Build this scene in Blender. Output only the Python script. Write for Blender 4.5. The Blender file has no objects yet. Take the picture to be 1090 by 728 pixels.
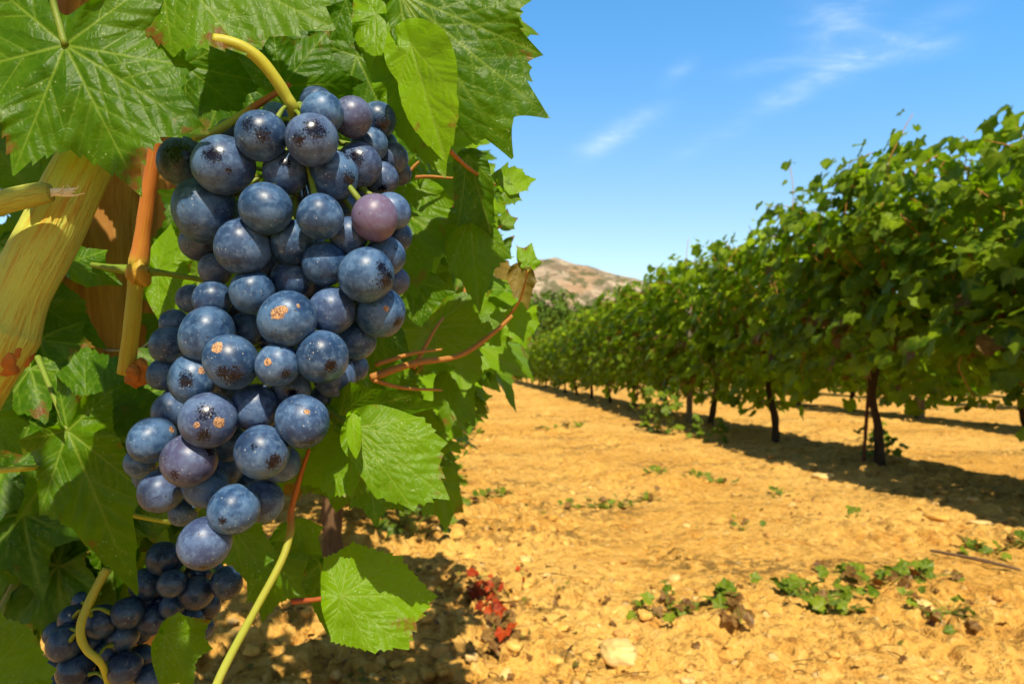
import bpy, math, random
import numpy as np
from mathutils import Vector, Matrix

R_ = math.radians
PI = math.pi
scene = bpy.context.scene
COL = scene.collection

# ------------------------------------------------------------------ camera
F = 24.0 / 36.0 * 1090.0
CAM = np.array([0.0, 0.0, 0.65])
PITCH = R_(1.9)
FW = np.array([0, math.cos(PITCH), math.sin(PITCH)])
UP = np.array([0, -math.sin(PITCH), math.cos(PITCH)])
RT = np.array([1.0, 0, 0])
cd = bpy.data.cameras.new('camera')
cam = bpy.data.objects.new('camera', cd)
COL.objects.link(cam)
cam.location = CAM
cam.rotation_euler = (PI / 2 + PITCH, 0, 0)
cd.lens = 24.0
cd.sensor_width = 36.0
cd.clip_start = 0.02
cd.clip_end = 20000
cd.dof.use_dof = True
cd.dof.focus_distance = 0.245
cd.dof.aperture_fstop = 24.0
scene.camera = cam

# ------------------------------------------------------------------ light
SUN_EL, SUN_AZ = R_(50), R_(171)          # azimuth clockwise from +Y
sd = bpy.data.lights.new('sun', 'SUN')
sd.energy = 5.0
sd.angle = R_(0.53)
sd.color = (1.0, 0.90, 0.70)
sun = bpy.data.objects.new('sun', sd)
COL.objects.link(sun)
S = Vector((math.sin(SUN_AZ) * math.cos(SUN_EL), math.cos(SUN_AZ) * math.cos(SUN_EL), math.sin(SUN_EL)))
sun.rotation_euler = S.to_track_quat('Z', 'Y').to_euler()
sun.location = (3, -6, 8)

scene.view_settings.view_transform = 'Standard'
scene.view_settings.look = 'None'
scene.view_settings.gamma = 1.0
scene.view_settings.use_curve_mapping = False
scene.view_settings.exposure = 0.55
cy = scene.cycles
cy.max_bounces = 5; cy.diffuse_bounces = 3; cy.glossy_bounces = 2; cy.transmission_bounces = 3; cy.transparent_max_bounces = 4
cy.caustics_reflective = False; cy.caustics_refractive = False
cy.use_adaptive_sampling = True; cy.adaptive_threshold = 0.03
cy.sample_clamp_indirect = 6


class NT:
    """small helper around a node tree"""
    def __init__(s, tree):
        s.t = tree
        tree.nodes.clear()

    def n(s, typ, **kw):
        nd = s.t.nodes.new(typ)
        for k, v in kw.items():
            if k.startswith('i_'):
                key = k[2:]
                key = int(key) if key.isdigit() else key.replace('_', ' ')
                s.put(nd.inputs[key], v)
            else:
                setattr(nd, k, v)
        return nd

    def put(s, sock, v):
        if isinstance(v, bpy.types.NodeSocket):
            s.t.links.new(v, sock)
        elif isinstance(v, bpy.types.Node):
            s.t.links.new(v.outputs[0], sock)
        else:
            if isinstance(v, tuple) and len(v) == 3 and sock.type == 'RGBA':
                v = v + (1.0,)
            sock.default_value = v

    def math(s, op, a, b=None, c=None, clamp=False):
        nd = s.t.nodes.new('ShaderNodeMath')
        nd.operation = op
        nd.use_clamp = clamp
        s.put(nd.inputs[0], a)
        if b is not None:
            s.put(nd.inputs[1], b)
        if c is not None:
            s.put(nd.inputs[2], c)
        return nd.outputs[0]

    def mix(s, fac, a, b, blend='MIX'):
        nd = s.t.nodes.new('ShaderNodeMix')
        nd.data_type = 'RGBA'
        nd.blend_type = blend
        s.put(nd.inputs[0], fac)
        s.put(nd.inputs[6], a)
        s.put(nd.inputs[7], b)
        return nd.outputs[2]

    def ramp(s, v, lo, hi, a=0.0, b=1.0):
        nd = s.t.nodes.new('ShaderNodeMapRange')
        nd.interpolation_type = 'SMOOTHSTEP'
        s.put(nd.inputs[0], v)
        nd.inputs[1].default_value = lo
        nd.inputs[2].default_value = hi
        nd.inputs[3].default_value = a
        nd.inputs[4].default_value = b
        return nd.outputs[0]

    def noise(s, vec, scale, detail=3.0, rough=0.55, dist=0.0):
        nd = s.t.nodes.new('ShaderNodeTexNoise')
        if vec is not None:
            s.put(nd.inputs['Vector'], vec)
        nd.inputs['Scale'].default_value = scale
        nd.inputs['Detail'].default_value = detail
        nd.inputs['Roughness'].default_value = rough
        nd.inputs['Distortion'].default_value = dist
        return nd.outputs[0]

    def attr(s, name, out='Fac'):
        nd = s.t.nodes.new('ShaderNodeAttribute')
        nd.attribute_name = name
        return nd.outputs[out]


# ------------------------------------------------------------------ sky
w = bpy.data.worlds.new('World')
scene.world = w
w.use_nodes = True
t = NT(w.node_tree)
sky = t.n('ShaderNodeTexSky', sky_type='NISHITA')
sky.sun_disc = False
sky.sun_elevation = SUN_EL
sky.sun_rotation = SUN_AZ
sky.altitude = 150
sky.air_density = 1.0
sky.dust_density = 0.6
sky.ozone_density = 1.6
tc = t.n('ShaderNodeTexCoord').outputs['Generated']
sp = t.n('ShaderNodeSeparateXYZ', i_0=tc)
yy = t.math('MAXIMUM', sp.outputs[1], 0.05)
U = t.math('DIVIDE', sp.outputs[0], yy)
V = t.math('DIVIDE', sp.outputs[2], yy)
uv = t.n('ShaderNodeCombineXYZ', i_0=U, i_1=V)
# thin cirrus: elongated soft patches of fibrous noise (direction, tilt, length, breadth, strength)
wisps = [(660, 138, 27, 42, 10, .8), (640, 155, 30, 22, 9, .35), (725, 72, 40, 20, 9, .22), (838, 101, 10, 26, 11, .38), (775, 138, 28, 60, 9, .22),
         (900, 22, 60, 45, 38, .5), (945, 45, 25, 75, 13, .55), (985, 48, 12, 45, 12, .4), (825, 66, 10, 45, 9, .25), (890, 70, 25, 40, 10, .35)]
tot = None
for (px, py, ang, L, B, st) in wisps:
    u0, v0 = (px - 545) / F, (388 - py) / F
    du = t.math('SUBTRACT', U, u0)
    dv = t.math('SUBTRACT', V, v0)
    ca, sa = math.cos(R_(ang)), math.sin(R_(ang))
    a = t.math('ADD', t.math('MULTIPLY', du, ca * F / L), t.math('MULTIPLY', dv, sa * F / L))
    b = t.math('ADD', t.math('MULTIPLY', du, -sa * F / B), t.math('MULTIPLY', dv, ca * F / B))
    r2 = t.math('ADD', t.math('MULTIPLY', a, a), t.math('MULTIPLY', b, b))
    g = t.math('MULTIPLY', t.math('EXPONENT', t.math('MULTIPLY', r2, -1.0)), st)
    tot = g if tot is None else t.math('ADD', tot, g)
mp = t.n('ShaderNodeMapping', i_Vector=uv)
mp.inputs['Rotation'].default_value = (0, 0, R_(-28))
mp.inputs['Scale'].default_value = (5, 17, 1)
fib = t.noise(mp.outputs[0], 1.6, 6, 0.65, 0.6)
fib2 = t.ramp(fib, 0.36, 0.72)
cl = t.math('MULTIPLY', tot, t.math('ADD', t.math('MULTIPLY', fib2, .36), 0.09), clamp=True)
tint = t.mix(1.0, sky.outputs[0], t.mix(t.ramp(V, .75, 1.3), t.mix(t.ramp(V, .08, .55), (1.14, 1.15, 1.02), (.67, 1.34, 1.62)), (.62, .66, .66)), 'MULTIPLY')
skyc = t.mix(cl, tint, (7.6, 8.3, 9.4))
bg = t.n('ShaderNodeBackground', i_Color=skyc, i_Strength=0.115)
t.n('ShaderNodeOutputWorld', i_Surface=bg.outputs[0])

# ------------------------------------------------------------------ helpers
def P(px, py, d):
    px = np.asarray(px, float); py = np.asarray(py, float); d = np.asarray(d, float)
    x = (px - 545) / F * d
    y = (364 - py) / F * d
    return CAM + d[..., None] * FW + x[..., None] * RT + y[..., None] * UP


def hashf(ix, iy, seed=0):
    n = (ix.astype(np.int64) * 374761393 + iy.astype(np.int64) * 668265263 + seed * 974711) & 0xffffffff
    n = ((n ^ (n >> 13)) * 1274126177) & 0xffffffff
    n = n ^ (n >> 16)
    return (n & 0xffff) / 65535.0


def vnoise(x, y, seed=0):
    ix = np.floor(x); iy = np.floor(y)
    fx = x - ix; fy = y - iy
    fx = fx * fx * (3 - 2 * fx); fy = fy * fy * (3 - 2 * fy)
    a = hashf(ix, iy, seed); b = hashf(ix + 1, iy, seed)
    c = hashf(ix, iy + 1, seed); d = hashf(ix + 1, iy + 1, seed)
    return (a * (1 - fx) + b * fx) * (1 - fy) + (c * (1 - fx) + d * fx) * fy


def fbm(x, y, oct=4, seed=0):
    s = 0; a = .5
    for k in range(oct):
        s = s + a * (vnoise(x * 2 ** k, y * 2 ** k, seed + k) - .5)
        a *= .5
    return s


def cells(x, y, seed=0):
    ix = np.floor(x); iy = np.floor(y)
    best = np.full(np.shape(x), 9.0); rnd = np.zeros(np.shape(x))
    for dx in (-1, 0, 1):
        for dy in (-1, 0, 1):
            jx = ix + dx; jy = iy + dy
            qx = jx + hashf(jx, jy, seed); qy = jy + hashf(jx, jy, seed + 7)
            d = np.hypot(x - qx, y - qy)
            m = d < best
            best = np.where(m, d, best)
            rnd = np.where(m, hashf(jx, jy, seed + 13), rnd)
    return best, rnd


ROWA = R_(5.9)
RD = np.array([-math.sin(ROWA), math.cos(ROWA)])       # row direction on the ground
RN = np.array([math.cos(ROWA), math.sin(ROWA)])        # across the rows


def lat(x, y):
    return x * RN[0] + y * RN[1]


def ground_h(x, y):
    x = np.asarray(x, float); y = np.asarray(y, float)
    L = lat(x, y)
    rowness = np.exp(-((L + .25) / .5) ** 2) + .7 * np.exp(-((L - 2.75) / .5) ** 2) + .5 * np.exp(-((L - 5.5) / .5) ** 2)
    h = .05 * fbm(x * .9, y * .9, 3, 1) + .022 * fbm(x * 5, y * 5, 3, 5)
    m = np.clip(vnoise(x * 2.3, y * 2.3, 9) * 1.9 - .65 + rowness * .8 + .5 * np.exp(-(np.hypot(x - .7, y - 1.5) / .9) ** 2), .22, 1.15)
    f, r = cells(x * 11 + 1.6 * fbm(x * 17, y * 17, 3, 3), y * 11 + 1.6 * fbm(x * 17 + 9, y * 17, 3, 4), 21)
    tilt = (x * 11 - np.floor(x * 11) - .5) * (r * 2 - 1) + (y * 11 - np.floor(y * 11) - .5) * (hashf(np.floor(r * 999), np.floor(r * 77), 3) * 2 - 1)
    h = h + m * .036 * (r * np.clip((.66 - f) / .22, 0, 1) + .25 * tilt * np.clip((.6 - f) / .3, 0, 1))
    f, r = cells(x * 31 + 1.6 * fbm(x * 40, y * 40, 3, 8), y * 31 + 1.6 * fbm(x * 40, y * 40 + 5, 3, 12), 33)
    h = h + (.4 + m) * .008 * r * np.clip((.7 - f) / .3, 0, 1)
    f, r = cells(x * 5.1 + fbm(x * 9, y * 9, 2, 8), y * 5.1, 44)
    h = h + m * .035 * np.clip(r - .55, 0, 1) * np.clip(1 - f * f * 3.4, 0, 1)
    h = h + .011 * fbm(x * 55, y * 55, 3, 2) + .012 * fbm(x * 19, y * 19, 3, 12) + .03 * rowness
    # shallow wheel ruts along the track
    for c in (.75, 2.0):
        h = h - .012 * np.exp(-((L - c) / .16) ** 2)
    return h - .005


def gz(x, y):
    if 'Z' in globals():
        rad = math.hypot(x, y); an = math.degrees(math.atan2(x, y))
        if rr[3] < rad < 58 and abs(an) < 51.5:
            i_ = int(np.searchsorted(rr, rad)) - 1; f_ = (rad - rr[i_]) / (rr[i_ + 1] - rr[i_])
            u_ = (an + 52) / .24; j_ = int(u_); g_ = u_ - j_
            return float((Z[i_, j_] * (1 - g_) + Z[i_, j_ + 1] * g_) * (1 - f_) + (Z[i_ + 1, j_] * (1 - g_) + Z[i_ + 1, j_ + 1] * g_) * f_)
    return float(ground_h(np.array([x]), np.array([y]))[0])


def ground_at(px, py):
    """world point of the ground seen in that direction"""
    v = P(px, py, 1.0) - CAM
    k = -CAM[2] / v[2]
    q = CAM + v * k
    return np.array([q[0], q[1], gz(q[0], q[1])])


def mesh(name, verts, quads=None, tris=None, mat=None, attrs=None, smooth=True):
    me = bpy.data.meshes.new(name)
    verts = np.asarray(verts, np.float32)
    lv = []; starts = []; tot_ = []; p = 0
    if quads is not None and len(quads):
        q = np.asarray(quads, np.int32); lv.append(q.ravel()); n = len(q)
        starts.append(np.arange(n) * 4 + p); tot_.append(np.full(n, 4)); p += 4 * n
    if tris is not None and len(tris):
        q = np.asarray(tris, np.int32); lv.append(q.ravel()); n = len(q)
        starts.append(np.arange(n) * 3 + p); tot_.append(np.full(n, 3)); p += 3 * n
    lv = np.concatenate(lv).astype(np.int32)
    starts = np.concatenate(starts).astype(np.int32); tot_ = np.concatenate(tot_).astype(np.int32)
    me.vertices.add(len(verts)); me.vertices.foreach_set('co', verts.ravel())
    me.loops.add(len(lv)); me.loops.foreach_set('vertex_index', lv)
    me.polygons.add(len(starts)); me.polygons.foreach_set('loop_start', starts)
    me.polygons.foreach_set('loop_total', tot_)
    me.polygons.foreach_set('use_smooth', np.full(len(starts), smooth))
    if attrs:
        for k, v in attrs.items():
            v = np.asarray(v, np.float32)
            if v.ndim == 2:
                a = me.attributes.new(k, 'FLOAT_VECTOR', 'POINT'); a.data.foreach_set('vector', v.ravel())
            else:
                a = me.attributes.new(k, 'FLOAT', 'POINT'); a.data.foreach_set('value', v)
    me.update(calc_edges=True)
    me.validate()
    if mat:
        me.materials.append(mat)
    return me


def link(name, me, parent=None, loc=(0, 0, 0), rot=(0, 0, 0)):
    o = bpy.data.objects.new(name, me)
    COL.objects.link(o)
    o.location = loc; o.rotation_euler = rot
    if parent:
        o.parent = parent
    return o


def tag(o, label=None, cat=None, group=None, kind=None):
    if label: o['label'] = label
    if cat: o['category'] = cat
    if group: o['group'] = group
    if kind: o['kind'] = kind
    return o


class MB:
    """collects geometry with attributes for ONE mesh"""
    def __init__(s):
        s.v = []; s.q = []; s.t = []; s.a = {}; s.n = 0

    def add(s, v, q=None, t_=None, **attrs):
        v = np.asarray(v, float)
        if q is not None and len(q): s.q.append(np.asarray(q) + s.n)
        if t_ is not None and len(t_): s.t.append(np.asarray(t_) + s.n)
        for k, val in attrs.items():
            val = np.asarray(val, float)
            if val.ndim == 0: val = np.full(len(v), float(val))
            s.a.setdefault(k, []).append(val)
        s.v.append(v); s.n += len(v)

    def mesh(s, name, mat, off=(0, 0, 0), smooth=True):
        v = np.concatenate(s.v) - np.asarray(off, float)
        q = np.concatenate(s.q) if s.q else None
        t_ = np.concatenate(s.t) if s.t else None
        return mesh(name, v, q, t_, mat, {k: np.concatenate(x) for k, x in s.a.items()}, smooth)


def spline(pts, n):
    pts = np.asarray(pts, float)
    if len(pts) == 2:
        tt = np.linspace(0, 1, n)[:, None]
        return pts[0] * (1 - tt) + pts[1] * tt
    p = np.vstack([2 * pts[0] - pts[1], pts, 2 * pts[-1] - pts[-2]])
    m = len(pts) - 1
    u = np.linspace(0, m - 1e-6, n)
    i = np.floor(u).astype(int); f = (u - i)[:, None]
    a, b, c, d = p[i], p[i + 1], p[i + 2], p[i + 3]
    return .5 * (2 * b + (c - a) * f + (2 * a - 5 * b + 4 * c - d) * f ** 2 + (-a + 3 * b - 3 * c + d) * f ** 3)


def tube(pts, rad, n=24, sides=10, bumps=0.0, seed=0, flat=1.0):
    """tapered tube, returns verts, quads, tris, attr along (0..1)"""
    c = spline(pts, n)
    rad = np.interp(np.linspace(0, 1, n), np.linspace(0, 1, len(rad)), rad) if not np.isscalar(rad) else np.full(n, rad)
    tg = np.gradient(c, axis=0); tg /= np.linalg.norm(tg, axis=1)[:, None] + 1e-12
    ref = np.array([.13, .97, .2]) if abs(tg[0] @ np.array([.13, .97, .2])) < .9 else np.array([1., 0, 0])
    A = np.cross(tg, ref); A /= np.linalg.norm(A, axis=1)[:, None]
    B = np.cross(tg, A)
    th = np.arange(sides) / sides * 2 * PI
    rr = rad[:, None] * np.ones((1, sides))
    if bumps:
        ln = np.concatenate([[0], np.cumsum(np.linalg.norm(np.diff(c, axis=0), axis=1))]) / (rad.mean() * 2.2)
        k = vnoise(ln[:, None] + seed * 9.1 + 0 * th, (np.cos(th) * 1.3 + 5)[None] + 0 * rr, seed) + vnoise(ln[:, None] * .4 + seed * 3.1 + 0 * th, (np.sin(th) * 2.3 + 5)[None] + 0 * rr, seed + 3)
        rr = rr * (1 + bumps * (k - 1))
    v = c[:, None, :] + rr[..., None] * (np.cos(th)[None, :, None] * A[:, None, :] + np.sin(th)[None, :, None] * B[:, None, :] * flat)
    v = v.reshape(-1, 3)
    i = np.arange(n - 1)[:, None] * sides; j = np.arange(sides)[None]; j2 = (j + 1) % sides
    q = np.stack([i + j, i + j2, i + sides + j2, i + sides + j], -1).reshape(-1, 4)
    v = np.vstack([v, c[:1] - tg[:1] * rad[0] * .3, c[-1:] + tg[-1:] * rad[-1] * .3])
    a = n * sides; jj = np.arange(sides)
    t1 = np.stack([np.full(sides, a), (jj + 1) % sides, jj], -1)
    t2 = np.stack([np.full(sides, a + 1), (n - 1) * sides + jj, (n - 1) * sides + (jj + 1) % sides], -1)
    al = np.concatenate([np.repeat(np.linspace(0, 1, n), sides), [0, 1]])
    ro = np.concatenate([np.tile(np.cos(th), n), [0, 0]])
    ro2 = np.concatenate([np.tile(np.sin(th), n), [0, 0]])
    le = np.concatenate([[0], np.cumsum(np.linalg.norm(np.diff(c, axis=0), axis=1))])
    tco = np.stack([ro * .6, ro2 * .6, np.concatenate([np.repeat(le, sides), [0, le[-1]]])], -1)
    return v, q, np.vstack([t1, t2]), al, tco


def add_tube(mb, pts, rad, n=24, sides=10, bumps=0.0, seed=0, **at):
    v, q, t_, al, tco = tube(pts, rad, n, sides, bumps, seed)
    mb.add(v, q, t_, along=al, tco=tco, **at)


# ------------------------------------------------------------------ materials
def new_mat(name):
    m = bpy.data.materials.new(name)
    m.use_nodes = True
    return m, NT(m.node_tree)


def princ(t, col, rough=.6, spec=.3, normal=None, **kw):
    p = t.n('ShaderNodeBsdfPrincipled')
    t.put(p.inputs['Base Color'], col)
    t.put(p.inputs['Roughness'], rough)
    t.put(p.inputs['Specular IOR Level'], spec)
    if normal is not None: t.put(p.inputs['Normal'], normal)
    for k, v in kw.items(): t.put(p.inputs[k.replace('_', ' ')], v)
    return p


def out(t, sh):
    t.n('ShaderNodeOutputMaterial', i_Surface=sh.outputs[0] if isinstance(sh, bpy.types.Node) else sh)


def bump(t, h, strength=.5, dist=.01, normal=None):
    b = t.n('ShaderNodeBump')
    t.put(b.inputs['Height'], h)
    b.inputs['Strength'].default_value = strength
    b.inputs['Distance'].default_value = dist
    if normal is not None: t.put(b.inputs['Normal'], normal)
    return b.outputs[0]


def leaf_material(name, dark, light, vein, trans, tmix=.34, spots=1.0, detail=True, gloss=.42):
    """tint: 0 dark .. 1 yellow green; dead: 0..1 brown"""
    m, t = new_mat(name)
    lc = t.attr('leafco', 'Vector')
    ti = t.attr('tint')
    n1 = t.noise(lc, 26, 3)
    k = t.math('ADD', ti, t.math('MULTIPLY', t.math('SUBTRACT', n1, .5), .7), clamp=True)
    col = t.mix(k, dark, light)
    n2 = t.noise(lc, 170, 2)
    col = t.mix(t.math('MULTIPLY', t.ramp(n2, .35, .75), .35), col, t.mix(.5, col, light))
    h = None
    if detail:
        vo = t.n('ShaderNodeTexVoronoi', feature='DISTANCE_TO_EDGE')
        t.put(vo.inputs['Vector'], t.n('ShaderNodeVectorMath', operation='ADD', i_0=lc, i_1=t.n('ShaderNodeVectorMath', operation='SCALE', i_0=t.n('ShaderNodeTexNoise', i_Vector=lc, i_Scale=120.0).outputs['Color'], i_Scale=.006).outputs[0]).outputs[0])
        vo.inputs['Scale'].default_value = 270
        e = t.ramp(vo.outputs[0], 0.0, .16, 1.0, 0.0)
        col = t.mix(t.math('MULTIPLY', e, .10), col, vein)
        # tiny pale dust specks
        vs = t.n('ShaderNodeTexVoronoi', i_Vector=lc, i_Scale=520.0)
        sm = t.math('MULTIPLY', t.ramp(vs.outputs['Distance'], .13, .2, 1, 0), t.ramp(t.noise(lc, 60, 2), .5, .62))
        col = t.mix(t.math('MULTIPLY', sm, .55), col, (.45, .5, .25))
        h = t.math('ADD', t.math('MULTIPLY', e, -1.0), t.math('MULTIPLY', n2, 1.2))
    va = t.attr('vein')
    col = t.mix(t.math('MULTIPLY', va, .75), col, vein)
    ed = t.attr('edge')
    bn = t.noise(lc, 45, 4, .7)
    # dried margins and brown marks
    mk = t.math('MULTIPLY', t.ramp(t.math('ADD', t.math('MULTIPLY', ed, .30), bn), .84, .95), spots, clamp=True)
    col = t.mix(mk, col, (.16, .055, .012))
    mk2 = t.ramp(t.noise(lc, 31, 2), .74, .80)
    col = t.mix(t.math('MULTIPLY', mk2, .8 * spots), col, (.20, .075, .02))
    dead = t.attr('dead')
    dc = t.mix(t.ramp(bn, .35, .65), (.10, .045, .012), (.26, .15, .04))
    col = t.mix(dead, col, dc)
    geo = t.n('ShaderNodeNewGeometry')
    back = geo.outputs['Backfacing']
    col2 = t.mix(t.math('MULTIPLY', back, t.math('MULTIPLY', t.math('SUBTRACT', 1.0, dead), .45 if not name.startswith('scarlet') else 0.0)), col, t.mix(.5, (.16, .28, .06), col))
    nrm = bump(t, h, .22, .0004) if h is not None else None
    rg = t.math('ADD', gloss, t.math('MULTIPLY', back, .25))
    p = princ(t, col2, rg, .15, nrm)
    tr = t.n('ShaderNodeBsdfTranslucent')
    tcn = t.mix(dead, t.mix(k, trans, tuple(min(1, c * 1.5) for c in trans)), (.30, .07, .01))
    tcn = t.mix(t.math('MULTIPLY', va, .45), tcn, (.16, .17, .02))
    t.put(tr.inputs[0], tcn)
    ms = t.n('ShaderNodeMixShader', i_0=tmix, i_1=p.outputs[0], i_2=tr.outputs[0])
    out(t, ms)
    return m


M = {}
M['leaf_near'] = leaf_material('vine_leaf_near', (.018, .074, .000), (.160, .300, .002), (.20, .30, .03), (.20, .42, .002), .36, gloss=.42)
M['leaf_far'] = leaf_material('vine_leaf_far', (.010, .050, .001), (.29, .40, .004), (.22, .30, .02), (.28, .48, .003), .38, .45, False, .55)
M['weed'] = leaf_material('weed_leaf', (.045, .095, .003), (.22, .27, .010), (.2, .25, .05), (.12, .26, .01), .25, 1.0, False)


def stem_material(name, stops, streak, rough=.5, bmp=.3, knob=0.0):
    """stops: colours along the stem, streak: colour of lengthwise streaks"""
    m, t = new_mat(name)
    al = t.attr('along'); tco = t.attr('tco', 'Vector')
    cr = t.n('ShaderNodeValToRGB', i_0=al)
    el = cr.color_ramp.elements
    while len(el) < len(stops): el.new(.5)
    for i, (p_, c) in enumerate(stops):
        el[i].position = p_; el[i].color = c + (1,)
    mp = t.n('ShaderNodeMapping', i_Vector=tco)
    mp.inputs['Scale'].default_value = (7, 7, 22)
    s = t.noise(mp.outputs[0], 1.0, 5, .65)
    col = t.mix(t.ramp(s, .47, .68), cr.outputs[0], streak)
    mp2 = t.n('ShaderNodeMapping', i_Vector=tco)
    mp2.inputs['Scale'].default_value = (16, 16, 260)
    s2 = t.noise(mp2.outputs[0], 1.0, 3, .6)
    col = t.mix(t.math('MULTIPLY', t.ramp(s2, .55, .75), .35), col, tuple(c * .45 for c in streak))
    p = princ(t, col, rough, .25, bump(t, t.math('ADD', s, t.math('MULTIPLY', s2, .5)), bmp, .0012), Subsurface_Weight=.05)
    p.inputs['Subsurface Radius'].default_value = (.004, .003, .001)
    out(t, p)
    return m


M['cane_thick'] = stem_material('thick_green_cane', [(0, (.42, .38, .035)), (.5, (.46, .50, .08)), (1, (.38, .42, .06))], (.44, .25, .02), .55, 1.0)
M['cane_shoot'] = stem_material('red_to_green_shoot', [(0, (.36, .10, .02)), (.44, (.42, .15, .025)), (.55, (.36, .34, .03)), (1, (.42, .36, .03))], (.42, .19, .02), .5)
M['peduncle'] = stem_material('yellow_green_stalk', [(0, (.38, .34, .03)), (.5, (.42, .40, .035)), (1, (.34, .36, .03))], (.36, .38, .06), .42, .2)
M['tendril'] = stem_material('red_green_tendril', [(0, (.38, .09, .02)), (.35, (.35, .10, .02)), (.5, (.28, .30, .03)), (1, (.32, .36, .05))], (.33, .24, .03), .45, .2)
M['petiole_red'] = stem_material('red_leaf_stalk', [(0, (.35, .05, .02)), (1, (.36, .11, .03))], (.30, .14, .03), .45, .2)
M['petiole_green'] = stem_material('green_leaf_stalk', [(0, (.14, .22, .02)), (1, (.14, .22, .02))], (.24, .17, .03), .45, .2)
M['twig'] = stem_material('orange_brown_twig', [(0, (.36, .15, .03)), (1, (.42, .20, .04))], (.22, .08, .02), .6, .3)
M['bark'] = stem_material('dark_vine_bark', [(0, (.055, .035, .022)), (1, (.07, .045, .028))], (.022, .013, .009), .9, 1.0)
M['bark_pale'] = stem_material('sunlit_vine_bark', [(0, (.16, .085, .04)), (1, (.13, .07, .03))], (.05, .025, .012), .9, 1.0)  # paler copy of the bark, sunlight put into its colour
M['stake'] = stem_material('red_brown_stake', [(0, (.13, .04, .02)), (1, (.15, .05, .025))], (.07, .02, .01), .8, .4)
M['post_grey'] = stem_material('weathered_grey_post', [(0, (.22, .17, .11)), (1, (.25, .20, .14))], (.11, .08, .05), .85, .8)
M['stick'] = stem_material('dry_stick', [(0, (.12, .07, .04)), (1, (.18, .11, .06))], (.07, .04, .02), .85, .6)

# wooden post
m, t = new_mat('split_wood_post')
oc = t.n('ShaderNodeTexCoord').outputs['Object']
mp = t.n('ShaderNodeMapping', i_Vector=oc); mp.inputs['Scale'].default_value = (42, 42, 5)
g1 = t.noise(mp.outputs[0], 1.0, 6, .65, .6)
mp2 = t.n('ShaderNodeMapping', i_Vector=oc); mp2.inputs['Scale'].default_value = (150, 150, 9)
g2 = t.noise(mp2.outputs[0], 1.0, 3, .6)
col = t.mix(t.ramp(g1, .38, .62), (.28, .12, .024), (.48, .26, .065))
col = t.mix(t.math('MULTIPLY', t.ramp(g2, .5, .72), .6), col, (.16, .07, .02))
crk = t.ramp(t.noise(mp.outputs[0], .55, 2, .5, .3), .60, .66)
col = t.mix(crk, col, (.05, .022, .01))
out(t, princ(t, col, .8, .2, bump(t, t.math('ADD', g1, t.math('MULTIPLY', g2, .6)), .6, .003)))
M['post'] = m

m, t = new_mat('galvanised_wire')
out(t, princ(t, (.45, .46, .45), .4, .5, Metallic=.9))
M['wire'] = m

# grapes
m, t = new_mat('grape_skin')
oc = t.n('ShaderNodeTexCoord').outputs['Object']
oi = t.n('ShaderNodeObjectInfo').outputs['Random']
off = t.n('ShaderNodeVectorMath', operation='ADD', i_0=oc, i_1=t.n('ShaderNodeCombineXYZ', i_0=t.math('MULTIPLY', oi, 7.3), i_1=oi, i_2=t.math('MULTIPLY', oi, 3.7)).outputs[0]).outputs[0]
na = t.noise(off, 90, 4, .6)
nb = t.noise(off, 420, 4, .65)
nc = t.noise(off, 1400, 2, .6)
thin = t.attr('thin'); rub = t.attr('rub'); scar = t.attr('scar'); hue = t.attr('hue'); top = t.attr('cap')
# wax bloom: broken by fine marks, missing where rubbed
skin = t.mix(t.math('POWER', hue, 3.0), (.004, .003, .010), (.075, .014, .035))
bl = t.mix(t.ramp(t.math('ADD', na, t.math('MULTIPLY', t.math('SUBTRACT', nb, .5), .5)), .36, .66), (.016, .050, .130), (.070, .146, .290))
bl = t.mix(t.math('MULTIPLY', hue, .75), bl, (.15, .085, .15))
bl = t.mix(t.math('MULTIPLY', t.ramp(nb, .5, .72), .35), bl, (.18, .26, .37))
wax = t.math('SUBTRACT', 1.0, t.ramp(t.math('ADD', rub, t.math('ADD', t.math('MULTIPLY', t.math('SUBTRACT', nb, .5), 1.0), t.math('ADD', t.math('MULTIPLY', t.math('SUBTRACT', nc, .5), 1.7), t.math('MULTIPLY', t.math('SUBTRACT', na, .5), 1.4)))), .34, 1.0))
wax = t.math('MULTIPLY', wax, t.ramp(t.math('ADD', na, t.math('MULTIPLY', nb, .35)), .40, .58, .62, 1.0))
scr = t.n('ShaderNodeTexVoronoi', feature='DISTANCE_TO_EDGE', i_Vector=t.n('ShaderNodeMapping', i_Vector=off, i_Scale=(1, 2.4, 1)).outputs[0], i_Scale=110.0).outputs[0]
lines = t.math('MULTIPLY', t.ramp(scr, 0, .03, 1, 0), t.ramp(t.noise(off, 150, 2), .52, .60))
wax = t.math('MULTIPLY', wax, t.math('SUBTRACT', 1.0, t.math('MULTIPLY', lines, .55)))
wax = t.math('MULTIPLY', wax, t.math('SUBTRACT', 1.0, t.math('MULTIPLY', thin, .7)))  # thinner wax; on the two lower bunches it stands in for shade
col = t.mix(wax, skin, bl)
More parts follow.
